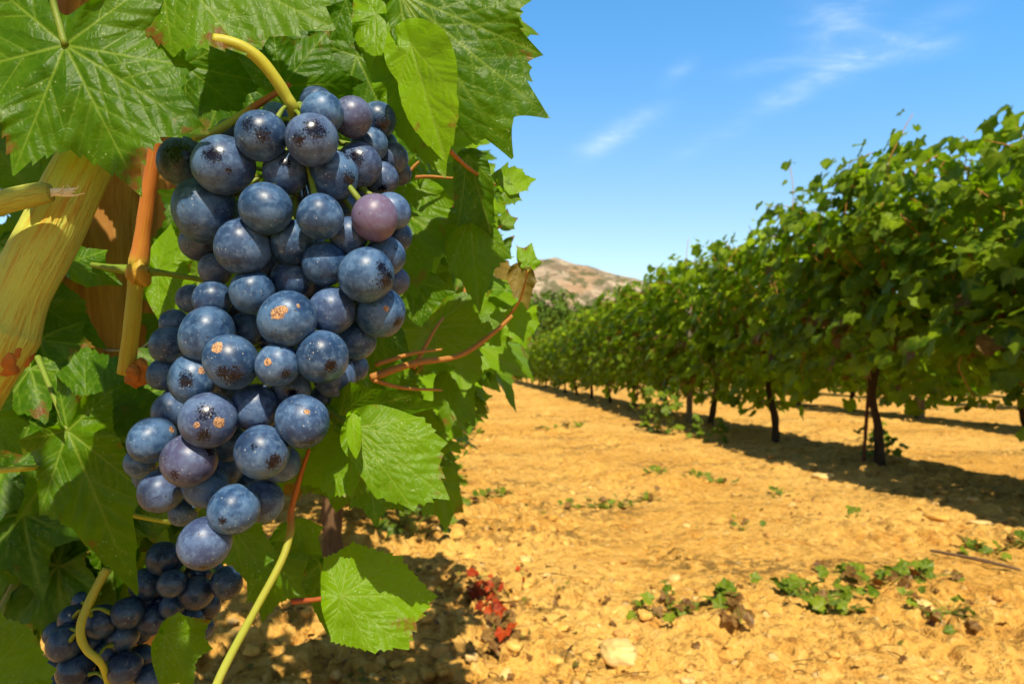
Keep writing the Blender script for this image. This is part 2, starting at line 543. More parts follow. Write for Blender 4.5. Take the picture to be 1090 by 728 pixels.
# pale and dark pin pricks
v1 = t.n('ShaderNodeTexVoronoi', i_Vector=off, i_Scale=620.0)
d1 = t.math('MULTIPLY', t.ramp(v1.outputs['Distance'], .12, .19, 1, 0), t.ramp(t.n('ShaderNodeSeparateColor', i_0=v1.outputs['Color']).outputs[0], .55, .6))
d1 = t.math('MULTIPLY', d1, t.ramp(t.noise(off, 120, 2), .42, .6))
col = t.mix(t.math('MULTIPLY', d1, .55), col, (.52, .50, .46))
v2 = t.n('ShaderNodeTexVoronoi', i_Vector=off, i_Scale=330.0)
d2 = t.math('MULTIPLY', t.ramp(v2.outputs['Distance'], .10, .17, 1, 0), t.ramp(t.n('ShaderNodeSeparateColor', i_0=v2.outputs['Color']).outputs[1], .72, .78))
col = t.mix(t.math('MULTIPLY', d2, .7), col, (.03, .018, .012))
sc = t.ramp(t.math('ADD', scar, t.math('MULTIPLY', t.math('SUBTRACT', nb, .5), 1.1)), .45, .62)
scol = t.mix(t.ramp(nc, .38, .6), (.17, .075, .04), (.46, .27, .13))
col = t.mix(sc, col, scol)
stig = t.ramp(top, .80, .95)
col = t.mix(stig, col, (.08, .05, .03))
rg = t.math('ADD', .20, t.math('MULTIPLY', wax, .22))
rg = t.math('ADD', rg, t.math('MULTIPLY', sc, .3))
hh = t.math('ADD', t.math('MULTIPLY', nb, .5), t.math('ADD', t.math('MULTIPLY', d1, .6), t.math('MULTIPLY', sc, t.math('MULTIPLY', nc, 2.2))))
p = princ(t, col, rg, .38, bump(t, hh, .35, .0004), Subsurface_Weight=.06)
p.inputs['Subsurface Radius'].default_value = (.002, .001, .003)
out(t, p)
M['grape'] = m

# soil
def soil_nodes(t, vec):
    a = t.noise(vec, .8, 4, .6)
    b = t.noise(vec, 5, 5, .65)
    c = t.noise(vec, 38, 4, .7)
    d = t.noise(vec, 160, 3, .7)
    col = t.mix(t.ramp(a, .35, .65), (.62, .325, .062), (.74, .43, .105))
    col = t.mix(t.ramp(b, .50, .70), col, (.50, .235, .040))
    col = t.mix(t.math('MULTIPLY', t.ramp(c, .52, .66), .6), col, (.80, .52, .17))
    col = t.mix(t.math('MULTIPLY', t.ramp(c, .34, .47, 1, 0), .75), col, (.28, .115, .025))  # darkens the bump hollows, crevice shade put into the soil colour
    col = t.mix(t.math('MULTIPLY', t.ramp(d, .56, .72), .6), col, (.28, .13, .045))
    return col, a, b, c, d


m, t = new_mat('dry_tan_soil')
ge = t.n('ShaderNodeNewGeometry').outputs['Position']
col, a, b, c, d = soil_nodes(t, ge)
# plant litter pressed into the surface, in loose bands across the track
mp = t.n('ShaderNodeMapping', i_Vector=ge); mp.inputs['Scale'].default_value = (.55, 1.5, 1)
band = t.ramp(t.noise(mp.outputs[0], 1.7, 5, .66), .51, .62)
lit = t.math('MULTIPLY', band, t.ramp(t.noise(ge, 26, 4, .7), .47, .55))
col = t.mix(t.math('MULTIPLY', lit, .85), col, t.mix(c, (.10, .09, .02), (.26, .12, .04)))
v3 = t.n('ShaderNodeTexVoronoi', i_Vector=ge, i_Scale=23.0)
rs = t.n('ShaderNodeSeparateColor', i_0=v3.outputs['Color'])
ws = t.math('MULTIPLY', t.ramp(v3.outputs['Distance'], .16, .30, 1, 0), t.ramp(rs.outputs[0], .78, .82))
col = t.mix(t.math('MULTIPLY', ws, .45), col, (.78, .58, .28))
hh = t.math('ADD', t.math('MULTIPLY', b, 1.2), t.math('ADD', c, t.math('MULTIPLY', d, .4)))
hh = t.math('ADD', hh, t.math('MULTIPLY', ws, .4))
out(t, princ(t, col, .95, .08, bump(t, hh, .85, .024)))
M['soil'] = m

m, t = new_mat('clod')
oc = t.n('ShaderNodeTexCoord').outputs['Object']
col, a, b, c, d = soil_nodes(t, oc)
rn = t.attr('rnd')
col = t.mix(t.math('MULTIPLY', t.ramp(rn, .80, .98), .4), col, (.74, .56, .30))
col = t.mix(t.math('MULTIPLY', t.ramp(rn, .05, .3, 1, 0), .6), col, (.33, .15, .05))
out(t, princ(t, col, .92, .1, bump(t, t.math('ADD', c, t.math('MULTIPLY', d, .5)), .7, .01)))
M['clod'] = m

m, t = new_mat('pale_limestone')
oc = t.n('ShaderNodeTexCoord').outputs['Object']
a = t.noise(oc, 14, 5, .65)
col = t.mix(t.ramp(a, .3, .7), (.58, .37, .11), (.74, .53, .22))
out(t, princ(t, col, .85, .15, bump(t, t.noise(oc, 60, 4, .7), .5, .006)))
M['stone_pale'] = m

# ------------------------------------------------------------------ ground sheet
th_front = np.arange(-52, 52.01, .24)
th_rest = np.arange(54.2, 307.0, 2.3)
TH = np.radians(np.concatenate([th_front, th_rest]))
rr = [0.05, .15, .3, .45, .6, .75, .9, 1.0]
r = 1.1
while r < 13: rr.append(r); r *= 1.0045
while r < 60: rr.append(r); r *= 1.012
while r < 9000: rr.append(r); r *= 1.06
rr = np.array(rr)
X = rr[:, None] * np.sin(TH)[None]; Y = rr[:, None] * np.cos(TH)[None]
fade = np.clip(1 - (rr - 25) / 60, 0, 1)[:, None]
Z = ground_h(X, Y) * fade
nr, nt = X.shape
i = np.arange(nr - 1)[:, None] * nt; j = np.arange(nt)[None]; j2 = (j + 1) % nt
q = np.stack([i + j, i + nt + j, i + nt + j2, i + j2], -1).reshape(-1, 4)
v = np.stack([X, Y, Z], -1).reshape(-1, 3)
v = np.vstack([v, [[0, 0, gz(0, 0)]]])
tr = np.stack([np.full(nt, nr * nt), np.arange(nt), (np.arange(nt) + 1) % nt], -1)
g = link('ground', mesh('ground', v, q, tr, M['soil']))
tag(g, 'dry tan stony soil of the vineyard with a bare track between the rows', 'ground', kind='structure')

# ------------------------------------------------------------------ mountain
m, t = new_mat('limestone_mountain')
ge = t.n('ShaderNodeNewGeometry').outputs['Position']
mp = t.n('ShaderNodeMapping', i_Vector=ge); mp.inputs['Scale'].default_value = (.004, .004, .016); mp.inputs['Rotation'].default_value = (0, R_(10), 0)
a = t.noise(mp.outputs[0], 1.8, 6, .65, .5)
b = t.noise(ge, .02, 5, .7)
col = t.mix(t.ramp(a, .38, .62), (.20, .155, .105), (.46, .37, .27))
col = t.mix(t.math('MULTIPLY', t.ramp(t.noise(ge, .007, 3, .6), .54, .64), .5), col, (.42, .25, .14))
col = t.mix(t.math('MULTIPLY', t.ramp(b, .50, .56), .85), col, (.10, .105, .05))
out(t, princ(t, col, .95, .05, bump(t, t.math('ADD', a, b), 1.0, 25)))
nx, ny = 420, 90
ux = np.linspace(-1500, 2600, nx); uy = np.linspace(0, 1, ny)
D = 2300.0
px = 545 + ux / D * F
prof = np.interp(px, [150, 330, 430, 500, 545, 570, 590, 612, 640, 670, 705, 760, 840, 950, 1100, 1300],
                 [378, 345, 322, 297, 283, 276, 274, 281, 287, 295, 304, 318, 333, 348, 362, 384])
ridge = (388 - prof) / F * D + 5 * fbm(ux * .012, ux * 0, 3, 2)
Xg = ux[None] + np.zeros((ny, 1)); tg = uy[:, None]
shape = np.where(tg < .5, np.sin(np.clip(tg * 2, 0, 1) * PI / 2) ** 1.15, np.cos((tg - .5) * PI) ** .8)
Yg = D - 420 + tg * 840 + 60 * fbm(Xg * .003, tg * 3, 3, 4)
rid = np.abs(fbm(Xg * .012, tg * 5, 5, 3))
Zg = ridge[None] * shape + shape * (24 * fbm(Xg * .02, tg * 9, 5, 7) - 55 * rid * (tg < .48)) * np.clip(ridge[None] / 200, 0, 1)
Zg = np.maximum(Zg, -2); Zg[0] = -3; Zg[-1] = -3
i = np.arange(ny - 1)[:, None] * nx; j = np.arange(nx - 1)[None]
q = np.stack([i + j, i + j + 1, i + nx + j + 1, i + nx + j], -1).reshape(-1, 4)
g = link('mountain', mesh('mountain', np.stack([Xg, Yg, Zg], -1).reshape(-1, 3), q, None, m))
tag(g, 'bare pale limestone mountain with a long falling ridge on the horizon', 'mountain', kind='structure')

# ------------------------------------------------------------------ leaf shapes
def outline(lobes, n, rng, sinus=.26, teeth=.07, pet=.80, tooth_deg=6.5, uneven=.06):
    """lobes: [(angle, length)] sorted around; widest gap is the stalk sinus"""
    lobes = sorted(lobes)
    K = len(lobes)
    gaps = [((lobes[(k + 1) % K][0] - lobes[k][0]) % (2 * PI)) for k in range(K)]
    gp = int(np.argmax(gaps))
    a0 = lobes[(gp + 1) % K][0]
    th = a0 + np.linspace(0, 2 * PI, n, endpoint=False)
    r = np.zeros(n)
    acc = a0
    for s in range(K):
        k = (gp + 1 + s) % K
        G = gaps[k]
        Ra, Rb = lobes[k][1], lobes[(k + 1) % K][1]
        mk = (th >= acc - 1e-9) & (th < acc + G)
        u = (th[mk] - acc) / G
        if k == gp:
            base = Ra * (1 - u) + Rb * u
            w_ = np.sin(PI * u) ** .55
            r[mk] = base * (1 - pet * w_)
        else:
            base = Ra * (1 - u) + Rb * u
            sdp = sinus * min(1.3, G / R_(48))
            mm = max(2, int(round(G / R_(tooth_deg))))
            ph = u * mm
            fr = ph - np.floor(ph)
            amp = (.6 + .8 * hashf(np.floor(ph), np.full(len(ph), k), int(rng.integers(999))))
            tt = np.where(u < .5, fr, 1 - fr)
            tooth = (1 - tt) ** 1.1
            r[mk] = base * (1 - sdp * np.sin(PI * u) ** .85) * (1 + teeth * amp * (tooth - .5))
        acc += G
    r *= 1 + uneven * (vnoise(np.cos(th) * 2 + 9, np.sin(th) * 2 + rng.random() * 50, 4) - .5)
    return th, r


def vein_field(X, Y, lobes, rng, wide=.020):
    R0 = max(l for _, l in lobes)
    dist = np.full(X.shape, 9e9); val = np.zeros(X.shape)

    def seg(ax, ay, bx, by, w0, w1, s):
        nonlocal dist, val
        dx, dy = bx - ax, by - ay
        L2 = dx * dx + dy * dy
        u = np.clip(((X - ax) * dx + (Y - ay) * dy) / L2, 0, 1)
        bend = .03 * math.sqrt(L2) * np.sin(u * PI)
        d = np.hypot(X - ax - u * dx, Y - ay - u * dy)
        w_ = w0 + (w1 - w0) * u
        val = np.maximum(val, s * np.clip(1.25 - d / w_, 0, 1))
        dist = np.minimum(dist, d)
    for (a, L) in lobes:
        ca, sa = math.cos(a), math.sin(a)
        w0 = wide * R0 * (.6 + .4 * L / R0)
        seg(0, 0, ca * L * .97, sa * L * .97, w0, w0 * .25, 1.0)
        f = .20 + rng.random() * .06
        side = 1
        while f < .92:
            for s2 in (1, -1):
                ff = f + (.045 if s2 > 0 else 0)
                aa = a + s2 * R_(44 - 8 * ff + rng.normal() * 3)
                ln = L * (.40 * (1 - ff) + .10)
                bx, by = ca * L * ff, sa * L * ff
                seg(bx, by, bx + math.cos(aa) * ln, by + math.sin(aa) * ln, w0 * .5 * (1.1 - ff * .6), w0 * .15, .75)
            f += .125 + rng.random() * .03
    return val, dist / R0


def leaf_grid(lobes, nt, ns, rng, wide=.02, **kw):
    th, r = outline(lobes, nt, rng, **kw)
    s = np.linspace(0, 1, ns + 1)[1:] ** .9
    Rr = r[None] * s[:, None]
    # smooth the teeth away towards the middle
    if nt > 60:
        k = 9
        rs = np.convolve(np.concatenate([r[-k:], r, r[:k]]), np.ones(2 * k + 1) / (2 * k + 1), 'same')[k:-k]
        wgt = np.clip((s - .75) / .25, 0, 1)[:, None] ** 1.5
        Rr = (rs[None] * (1 - wgt) + r[None] * wgt) * s[:, None]
    X = np.concatenate([[0], (Rr * np.cos(th)[None]).ravel()])
    Y = np.concatenate([[0], (Rr * np.sin(th)[None]).ravel()])
    edge = np.concatenate([[0], np.repeat(s, nt)])
    val, dist = vein_field(X, Y, lobes, rng, wide)
    j = np.arange(nt); j2 = (j + 1) % nt
    tris = np.stack([np.zeros(nt, int), 1 + j, 1 + j2], -1)
    i = 1 + np.arange(ns - 1)[:, None] * nt
    q = np.stack([i + j, i + nt + j, i + nt + j2, i + j2], -1).reshape(-1, 4)
    return X, Y, edge, val, dist, q, tris


STD = [(90, 1.0), (40, .86), (140, .86), (-8, .70), (188, .70), (-50, .50), (230, .50)]


def template(seed, nt, ns, **kw):
    """unit leaf: stalk joint at the origin, tip along +Y, upper face +Z"""
    rng = np.random.default_rng(seed)
    lobes = [(R_(a + rng.normal() * 3), L * (1 + rng.normal() * .05)) for a, L in STD]
    X, Y, e, val, dist, q, tr = leaf_grid(lobes, nt, ns, rng, sinus=.20 + rng.random() * .16, **kw)
    z = .06 * np.minimum(dist, .18) / .18 * (val < .99)
    z = z - .20 * rng.random() * (X ** 2 + Y ** 2) + (.05 + .22 * rng.random()) * np.abs(X) - .22 * rng.random() * np.maximum(Y, 0) ** 2
    ph = rng.random() * 6
    z = z + .07 * e ** 2 * np.sin(np.arctan2(Y, X) * 3 + ph) + .04 * e * np.sin(np.arctan2(Y, X) * 7 + ph * 2)
    return dict(v=np.stack([X, Y, z], -1), q=q, t=tr, vein=val, edge=e)


def put_leaf(mb, T, pos, tip, nrm, size, tint, dead=0.0):
    nrm = nrm / np.linalg.norm(nrm)
    u = tip - (tip @ nrm) * nrm
    u /= np.linalg.norm(u) + 1e-9
    x = np.cross(u, nrm)
    v = pos + size * (T['v'][:, :1] * x + T['v'][:, 1:2] * u + T['v'][:, 2:] * nrm)
    off = np.array([hash((round(float(pos[0]), 5), 1)) % 97 * .1, hash((round(float(pos[2]), 5), 2)) % 97 * .1, 0])
    mb.add(v, T['q'], T['t'], vein=T['vein'], edge=T['edge'], tint=tint, dead=dead, leafco=T['v'] * size + off)


# ------------------------------------------------------------------ vines of the rows
LO = [template(100 + k, 22, 2, teeth=.0, wide=.03) for k in range(6)]
MID = [template(200 + k, 110, 12, teeth=.09, wide=.026) for k in range(7)]


def grow_vine(seed, hw=.36, top=1.95, n_shoots=50, T=LO, leafs=(.064, .100), low=.10, half=.78, fill=1000, yellow=.3, tints=1.0, right_lim=None, dead=.02):
    rng = np.random.default_rng(seed)
    tips = MB(); tw = MB()
    # trunk and arms
    tb = MB()
    lean = rng.normal() * .05
    kn = [(0, 0, -.05), (lean * .4 + rng.normal() * .015, rng.normal() * .02, .2), (lean + rng.normal() * .02, rng.normal() * .03, .45), (lean * .6, 0, .68)]
    add_tube(tb, kn, [.036, .027, .024, .032], 26, 10, .5, seed)
    for s in (-1, 1):
        add_tube(tb, [(lean * .6, 0, .62), (lean * .3, s * .14, .74), (0, s * .45, .78), (0, s * .72, .80)], [.022, .018, .014, .009], 20, 8, .5, seed + 1)

    def one(pos, outw, sz=None, td=None):
        n = np.array([outw[0] * .9 + rng.normal() * .45, outw[1] * .5 + rng.normal() * .5 - .15, .55 + rng.random() * .7 + rng.normal() * .3])
        tip = np.array([outw[0] * .5 + rng.normal() * .5, rng.normal() * .6, -.8 + rng.normal() * .3])
        s = sz or rng.uniform(*leafs)
        tint = np.clip(rng.beta(.9, 1.1) + (.25 if rng.random() < yellow * .35 else 0), 0, 1)
        tint *= tints
        dd = 0.0
        if rng.random() < dead * (3 if pos[2] < 1.0 else .3): dd = .85
        put_leaf(tips, T[rng.integers(len(T))], pos, tip, n, s, tint, dd)

    for k in range(n_shoots):
        y0 = rng.uniform(-half * .92, half * .92)
        side = rng.choice([-1, 1])
        up = rng.random() < .72
        L = rng.uniform(.72, .93) * (top - .7) if up else rng.uniform(.4, .8)
        th = rng.uniform(0, .30) if up else rng.uniform(.9, 1.7)
        p = np.array([0, y0, .76 + rng.normal() * .03])
        d = np.array([side * math.sin(th), rng.normal() * .16, math.cos(th)])
        pts = [p.copy()]
        st = .07; m_ = int(L / st)
        for s in range(m_):
            d = d + np.array([rng.normal() * .10 + (side * .03 if up else 0), rng.normal() * .09, (-.012 if up else -.11)])
            if up and s > m_ * .68: d[2] -= .22
            d /= np.linalg.norm(d)
            p = p + d * st
            lim = hw * (1.0 if p[2] < 1.5 else .8)
            if p[0] > lim: d[0] = -abs(d[0]) * .5
            if p[0] < -lim: d[0] = abs(d[0]) * .5
            pts.append(p.copy())
            a = rng.random() * 6.28
            o = np.array([math.cos(a), math.sin(a) * .8, rng.normal() * .3])
            pos = p + o * rng.uniform(.03, .09)
            if pos[2] > low - .05: one(pos, np.array([np.sign(pos[0]) * .5 + o[0], o[1], 0]), rng.uniform(*leafs) * (1 - .45 * max(0, s / m_ - .7) / .3))
        add_tube(tw, pts[::2] + [pts[-1]], [.0045, .002], max(6, m_), 5, tint=0)
    for k in range(fill):
        z = low + (top - .25 - low) * rng.random() ** 1.25
        a = rng.uniform(-1, 1)
        pos = np.array([np.sign(a) * abs(a) ** .55 * hw * (1.05 - .3 * max(0, z - 1.2)), rng.uniform(-half, half), z])
        if z < low + .48 * vnoise(np.array([pos[1] * 2.6 + seed * 3.3]), np.array([a * 1.5 + 7]), seed + 5)[0]: continue
        # hollows between clumps
        if z > .9 and vnoise(np.array([pos[1] * 3.1 + seed]), np.array([z * 3.1]), seed)[0] < .33: continue
        one(pos, np.array([np.sign(pos[0]), rng.normal() * .4, 0]))
    return tb, tw, tips


def vine_proto(seed, **kw):
    tb, tw, lf = grow_vine(seed, **kw)
    return (tb.mesh('trunk', M['bark']), tw.mesh('canes', M['twig']), lf.mesh('foliage', M['leaf_far']))


protos = [vine_proto(11, top=1.86), vine_proto(12, top=1.76, yellow=.7), vine_proto(13, top=1.82, n_shoots=44), vine_proto(14, top=1.72, yellow=.6), vine_proto(15, top=1.80)]
tall = vine_proto(31, top=2.15, n_shoots=84, fill=1250, yellow=.1, low=.26, hw=.42, tints=.75)  # leaf tint lowered, shade put into the foliage colour
nearp = vine_proto(32, top=1.95, n_shoots=84, fill=1250, yellow=.1, low=.22, hw=.44, tints=.6)  # darker leaf tint here too, in place of shade
short = vine_proto(33, top=2.0, n_shoots=60, fill=900, yellow=.9, low=.16)
far_protos = [vine_proto(50 + k, T=[template(300 + k, 12, 1, teeth=0)], n_shoots=26, fill=480, leafs=(.08, .12), top=1.50, hw=.4) for k in range(3)]

ORD = ['first', 'second', 'third', 'fourth', 'fifth', 'sixth', 'seventh', 'eighth', 'ninth', 'tenth', 'eleventh', 'twelfth']


def put_vine(pr, L, d, label, group, rng, flip=None, sc=1.0):
    """L: distance across the rows, d: distance along the row"""
    x = L * RN[0] + d * RD[0]; y = L * RN[1] + d * RD[1]
    root = bpy.data.objects.new('grapevine', None)
    COL.objects.link(root)
    root.empty_display_size = .2
    root.location = (x, y, gz(x, y) if d < 30 else 0)
    fl = PI if (rng.random() < .5 if flip is None else flip) else 0
    root.rotation_euler = (0, 0, ROWA + fl)
    root.scale = (sc, 1, sc)
    tag(root, label, 'grapevine', group)
    for nm, me in zip(('trunk', 'canes', 'foliage'), pr):
        link(nm, me, root)
    return root


rng = np.random.default_rng(5)
SP = 1.375
row_r = 'vines of the row right of the track'
first = 4.056
kk = 0
for n in range(-2, 44):
    d = first + n * SP
    if n == -2: pr, lb = nearp, 'dark leafy grapevine cut off by the right edge of the photo, nearest in its row'
    elif n == -1: pr, lb = nearp, 'large dark grapevine at the right edge beside the one with a leaning stake'
    elif n == 0: pr, lb = tall, 'tallest dark green grapevine with a leaning red stake and suckers at its foot'
    elif n == 1: pr, lb = short, 'lower yellowish grapevine with one straight dark trunk, left of the tallest vine'
    else:
        pr = protos[int(rng.integers(5))] if d < 22 else far_protos[int(rng.integers(3))]
        lb = ('%s grapevine beyond the tallest vine along the row right of the track' % ORD[n - 1]) if n < 11 else 'small distant grapevine merged into the far end of the row right of the track'
    put_vine(pr, 2.75, d, lb, row_r, rng, sc=1.0 if n < 2 else rng.uniform(.97, 1.05) * float(np.interp(d, [6, 9, 15, 22], [1.12, 1.06, .86, .68])))
for ri, Lr in enumerate((5.6, 8.4, 11.2)):
    nm = ('second', 'third', 'fourth')[ri]
    d0 = (2.0, 5.0, 9.0)[ri]
    for n in range(28 - 4 * ri):
        d = d0 + n * SP
        pr = protos[int(rng.integers(5))] if d < 12 and ri == 0 else far_protos[int(rng.integers(3))]
        lb = 'grapevine of the %s row right of the track, seen through the front row' % nm
        put_vine(pr, Lr + rng.normal() * .04, d, lb, 'vines of the %s row right of the track' % nm, rng, sc=rng.uniform(.85, .95) * float(np.interp(d, [9, 15, 22], [1, .83, .68])))

# left row: trunk by the lower leaf, then on into the distance
LEFT = 'vines of the row left of the track'
v2p = [None] * 3
tb, tw, lf = grow_vine(71, hw=.33, top=1.55, n_shoots=34, T=MID, leafs=(.050, .078), low=.35, half=.62, fill=140, yellow=.5)
v2p = (tb.mesh('trunk', M['bark_pale']), tw.mesh('canes', M['twig']), lf.mesh('foliage', M['leaf_near']))
put_vine(v2p, -.30, 1.90, 'grapevine just beyond the big grape bunch, its trunk behind the lowest leaf', LEFT, rng, flip=False)
for n in range(1, 26):
    d = 1.90 + n * SP
    pr = protos[int(rng.integers(5))] if n < 8 else far_protos[int(rng.integers(3))]
    lb = ('%s grapevine behind the one nearest the big bunch, in the row left of the track' % ORD[n - 1]) if n < 6 else 'distant grapevine hidden far down the row left of the track'
    put_vine(pr, -.38, d, lb, LEFT, rng, sc=.92)
for n in range(14):
    put_vine(far_protos[n % 3], -3.1, 2.2 + n * SP, 'grapevine in the next row to the left, seen through gaps in the foreground leaves', 'vines of the next row to the left', rng)

# stakes and posts
def post(name, base, top, r, mat, label, cat, group=None, n=16, sides=10, b=.15):
    mb = MB(); add_tube(mb, [base, tuple((np.array(base) * .5 + np.array(top) * .5) + [0.004, 0, 0]), top], r, n, sides, b, 3)
    o = link(name, mb.mesh(name, mat, base), None, base)
    tag(o, label, cat, group)
    return o


q0 = ground_at(926, 497)
post('vine_stake', (q0[0] - .06, q0[1] - .02, -.05), (q0[0] + .05, q0[1] + .02, 1.0), .011, M['stake'], 'thin red-brown stake leaning against the trunk of the tallest vine', 'stake')
for (L, d, lb) in ((2.62, 7.04, 'grey wooden trellis post among the dark trunks of the row right of the track'),):
    x = L * RN[0] + d * RD[0]; y = L * RN[1] + d * RD[1]
    post('trellis_post', (x, y, -.1), (x, y, 1.35), .032, M['post_grey'], lb, 'post')
d = 7.3
x = 5.45 * RN[0] + d * RD[0]; y = 5.45 * RN[1] + d * RD[1]
post('trellis_post', (x, y, -.1), (x, y, 1.7), .042, M['post_grey'], 'grey trellis post in the second row, seen right of the tallest vine trunk', 'post')

# ------------------------------------------------------------------ far wood
rng = np.random.default_rng(77)
mb = MB()
tl = template(400, 7, 1, teeth=0)
for k in range(90):
    x = rng.uniform(-30, 50); y = rng.uniform(112, 150)
    hgt = rng.uniform(12.0, 15.5) * (1.05 if x < 12 else .97) * (y / 125)
    rad = rng.uniform(2.6, 4.4)
    for c in range(9):
        cx = x + rng.normal() * rad * .5; cy = y + rng.normal() * rad * .5; cz = hgt * rng.uniform(.35, .86)
        cr = rad * rng.uniform(.32, .5)
        for l in range(20):
            dv = rng.normal(size=3); dv /= np.linalg.norm(dv)
            pos = np.array([cx, cy, cz]) + dv * cr * np.array([1.2, 1.2, .8]) * rng.uniform(.75, 1.05)
            put_leaf(mb, tl, pos, rng.normal(size=3), dv + rng.normal(size=3) * .4 + [0, 0, .3], rng.uniform(.45, .8), rng.random() * .4)
    add_tube(mb, [(x, y, -.3), (x, y, hgt * .55)], [.25, .12], 4, 5, vein=0, edge=0, tint=0, dead=1, leafco=np.zeros((22, 3))) if False else None
wood_mat = leaf_material('pine_wood', (.035, .090, .006), (.13, .20, .012), (.1, .15, .02), (.04, .08, .008), .15, 0.0, False, .7)
o = link('wood', mb.mesh('wood', wood_mat))
tag(o, 'dark green wood of dense trees at the foot of the mountain', 'wood', kind='stuff')

# ================================================================== FOREGROUND
# grape bunches: (px, py, radius px) from front to back is solved below
BIG = [(238, 176, 31, 0), (278, 145, 27, 0), (332, 149, 28, 0), (304, 184, 23.5, 0), (355, 187, 26.5, 0), (218, 224, 33, 0), (283, 222, 27.5, 0),
       (341, 231, 24.5, 0), (399, 232, 24.5, 0), (259, 263, 30, 0), (390, 293, 29.5, 0), (306, 340, 30, 0), (343, 380, 28, 0), (246, 385, 28, 0),
       (222, 447, 30, 0), (322, 448, 27.5, 0), (279, 481, 28.5, 0), (201, 490, 28, 0), (249, 542, 26.5, 0), (218, 578, 27, 0), (296, 388, 23.5, 0),
       (221, 357, 29, 1), (343, 121, 22.5, 0), (382, 176, 24, 1), (311, 258, 24, 1), (313, 297, 24, 1), (346, 281, 23.5, 1), (371, 251, 20.5, 1),
       (269, 311, 24, 1), (353, 331, 25, 1), (405, 333, 26.5, 1), (207, 403, 26, 1), (272, 434, 26, 1), (162, 468, 24, 1), (375, 125, 22, 1),
       (393, 155, 19, 2), (194, 172, 25, 2), (402, 128, 19, 2), (418, 168, 17, 3), (407, 190, 17.5, 2), (417, 225, 19.5, 2), (410, 273, 21.5, 1),
       (226, 319, 20.5, 2), (379, 362, 21, 2), (356, 400, 23, 2), (310, 413, 20.5, 2), (299, 493, 20.5, 2), (280, 533, 22, 2), (219, 517, 23.5, 1),
       (172, 522, 23, 2), (337, 110, 18, 2), (366, 218, 16, 3), (384, 205, 15, 3), (212, 258, 20, 3), (229, 287, 17, 3), (293, 123, 14, 3), (245, 142, 15, 3),
       (180, 367, 20, 3), (262, 350, 18, 3), (377, 391, 15, 3), (243, 472, 20, 3), (183, 438, 20, 3), (346, 425, 17, 3), (175, 398, 17, 3), (192, 425, 17, 4), (303, 142, 14, 4),
       (335, 310, 17, 4), (285, 285, 18, 4), (245, 415, 18, 4), (325, 205, 16, 4), (290, 360, 16, 4), (195, 545, 15, 4), (240, 500, 18, 4), (255, 230, 16, 4), (330, 262, 16, 4), (372, 320, 18, 4), (300, 440, 18, 4), (240, 330, 18, 4), (422, 252, 17, 3), (425, 185, 13, 4), (408, 155, 15, 4), (150, 492, 17, 4), (186, 345, 16, 4), (205, 205, 16, 4), (203, 318, 15, 4), (421, 300, 15, 4), (160, 505, 18, 4), (195, 470, 18, 4), (265, 515, 17, 4), (385, 345, 18, 4), (322, 175, 15, 4), (262, 200, 15, 4), (375, 270, 15, 4)]
LOWB = [(174, 594, 18, 1), (156, 622, 17, 1), (183, 621, 15, 0), (209, 631, 17.5, 0), (241, 620, 16.5, 0), (184, 645, 13.5, 0), (202, 661, 15, 0), (221, 645, 14, 0),
        (163, 659, 16, 0), (216, 668, 12, 1), (212, 610, 14, 1), (198, 676, 11, 1), (190, 605, 14, 2), (228, 632, 13, 2), (170, 640, 14, 2), (150, 640, 13, 2), (225, 608, 13, 2), (192, 632, 13, 2)]
LEFTB = [(136, 652, 16.5, 0), (108, 661, 16.5, 0), (76, 658, 13, 1), (69, 684, 18, 0), (80, 713, 18.5, 0), (131, 677, 16, 0), (133, 711, 17, 0), (161, 722, 16, 0),
         (60, 674, 13, 2), (118, 694, 15, 1), (100, 712, 15, 2), (98, 683, 14, 2), (60, 708, 14, 2), (150, 700, 14, 2), (110, 730, 16, 1), (88, 640, 11, 3), (150, 672, 12, 2), (64, 730, 16, 1)]


def solve(list_, base, step, xc, half, curve):
    placed = []
    for (px, py, r, ly) in sorted(list_, key=lambda b: b[3]):
        d = base + step * ly + curve * ((px - xc(py)) / half) ** 2
        for it in range(60):
            c = P(px, py, d); R = r * d / F
            bad = any(np.linalg.norm(c - c2) < (R + R2) * .885 for c2, R2, _ in placed)
            if not bad: break
            d += .0012
        placed.append((c, R, (px, py, r, ly)))
    return placed


def unit_sphere(nu=56, nv=34):
    th = np.linspace(0, PI, nv + 1)[1:-1]; ph = np.arange(nu) / nu * 2 * PI
    v = np.stack([np.sin(th)[:, None] * np.cos(ph), np.sin(th)[:, None] * np.sin(ph), np.cos(th)[:, None] + 0 * ph], -1).reshape(-1, 3)
    v = np.vstack([v, [[0, 0, 1], [0, 0, -1]]])
    n = nv - 1
    i = np.arange(n - 1)[:, None] * nu; j = np.arange(nu)[None]; j2 = (j + 1) % nu
    q = np.stack([i + j, i + nu + j, i + nu + j2, i + j2], -1).reshape(-1, 4)
    jj = np.arange(nu)
    t1 = np.stack([np.full(nu, n * nu), jj, (jj + 1) % nu], -1)
    t2 = np.stack([np.full(nu, n * nu + 1), (n - 1) * nu + (jj + 1) % nu, (n - 1) * nu + jj], -1)
    return v, q, np.vstack([t1, t2])


SV, SQ, ST = unit_sphere()
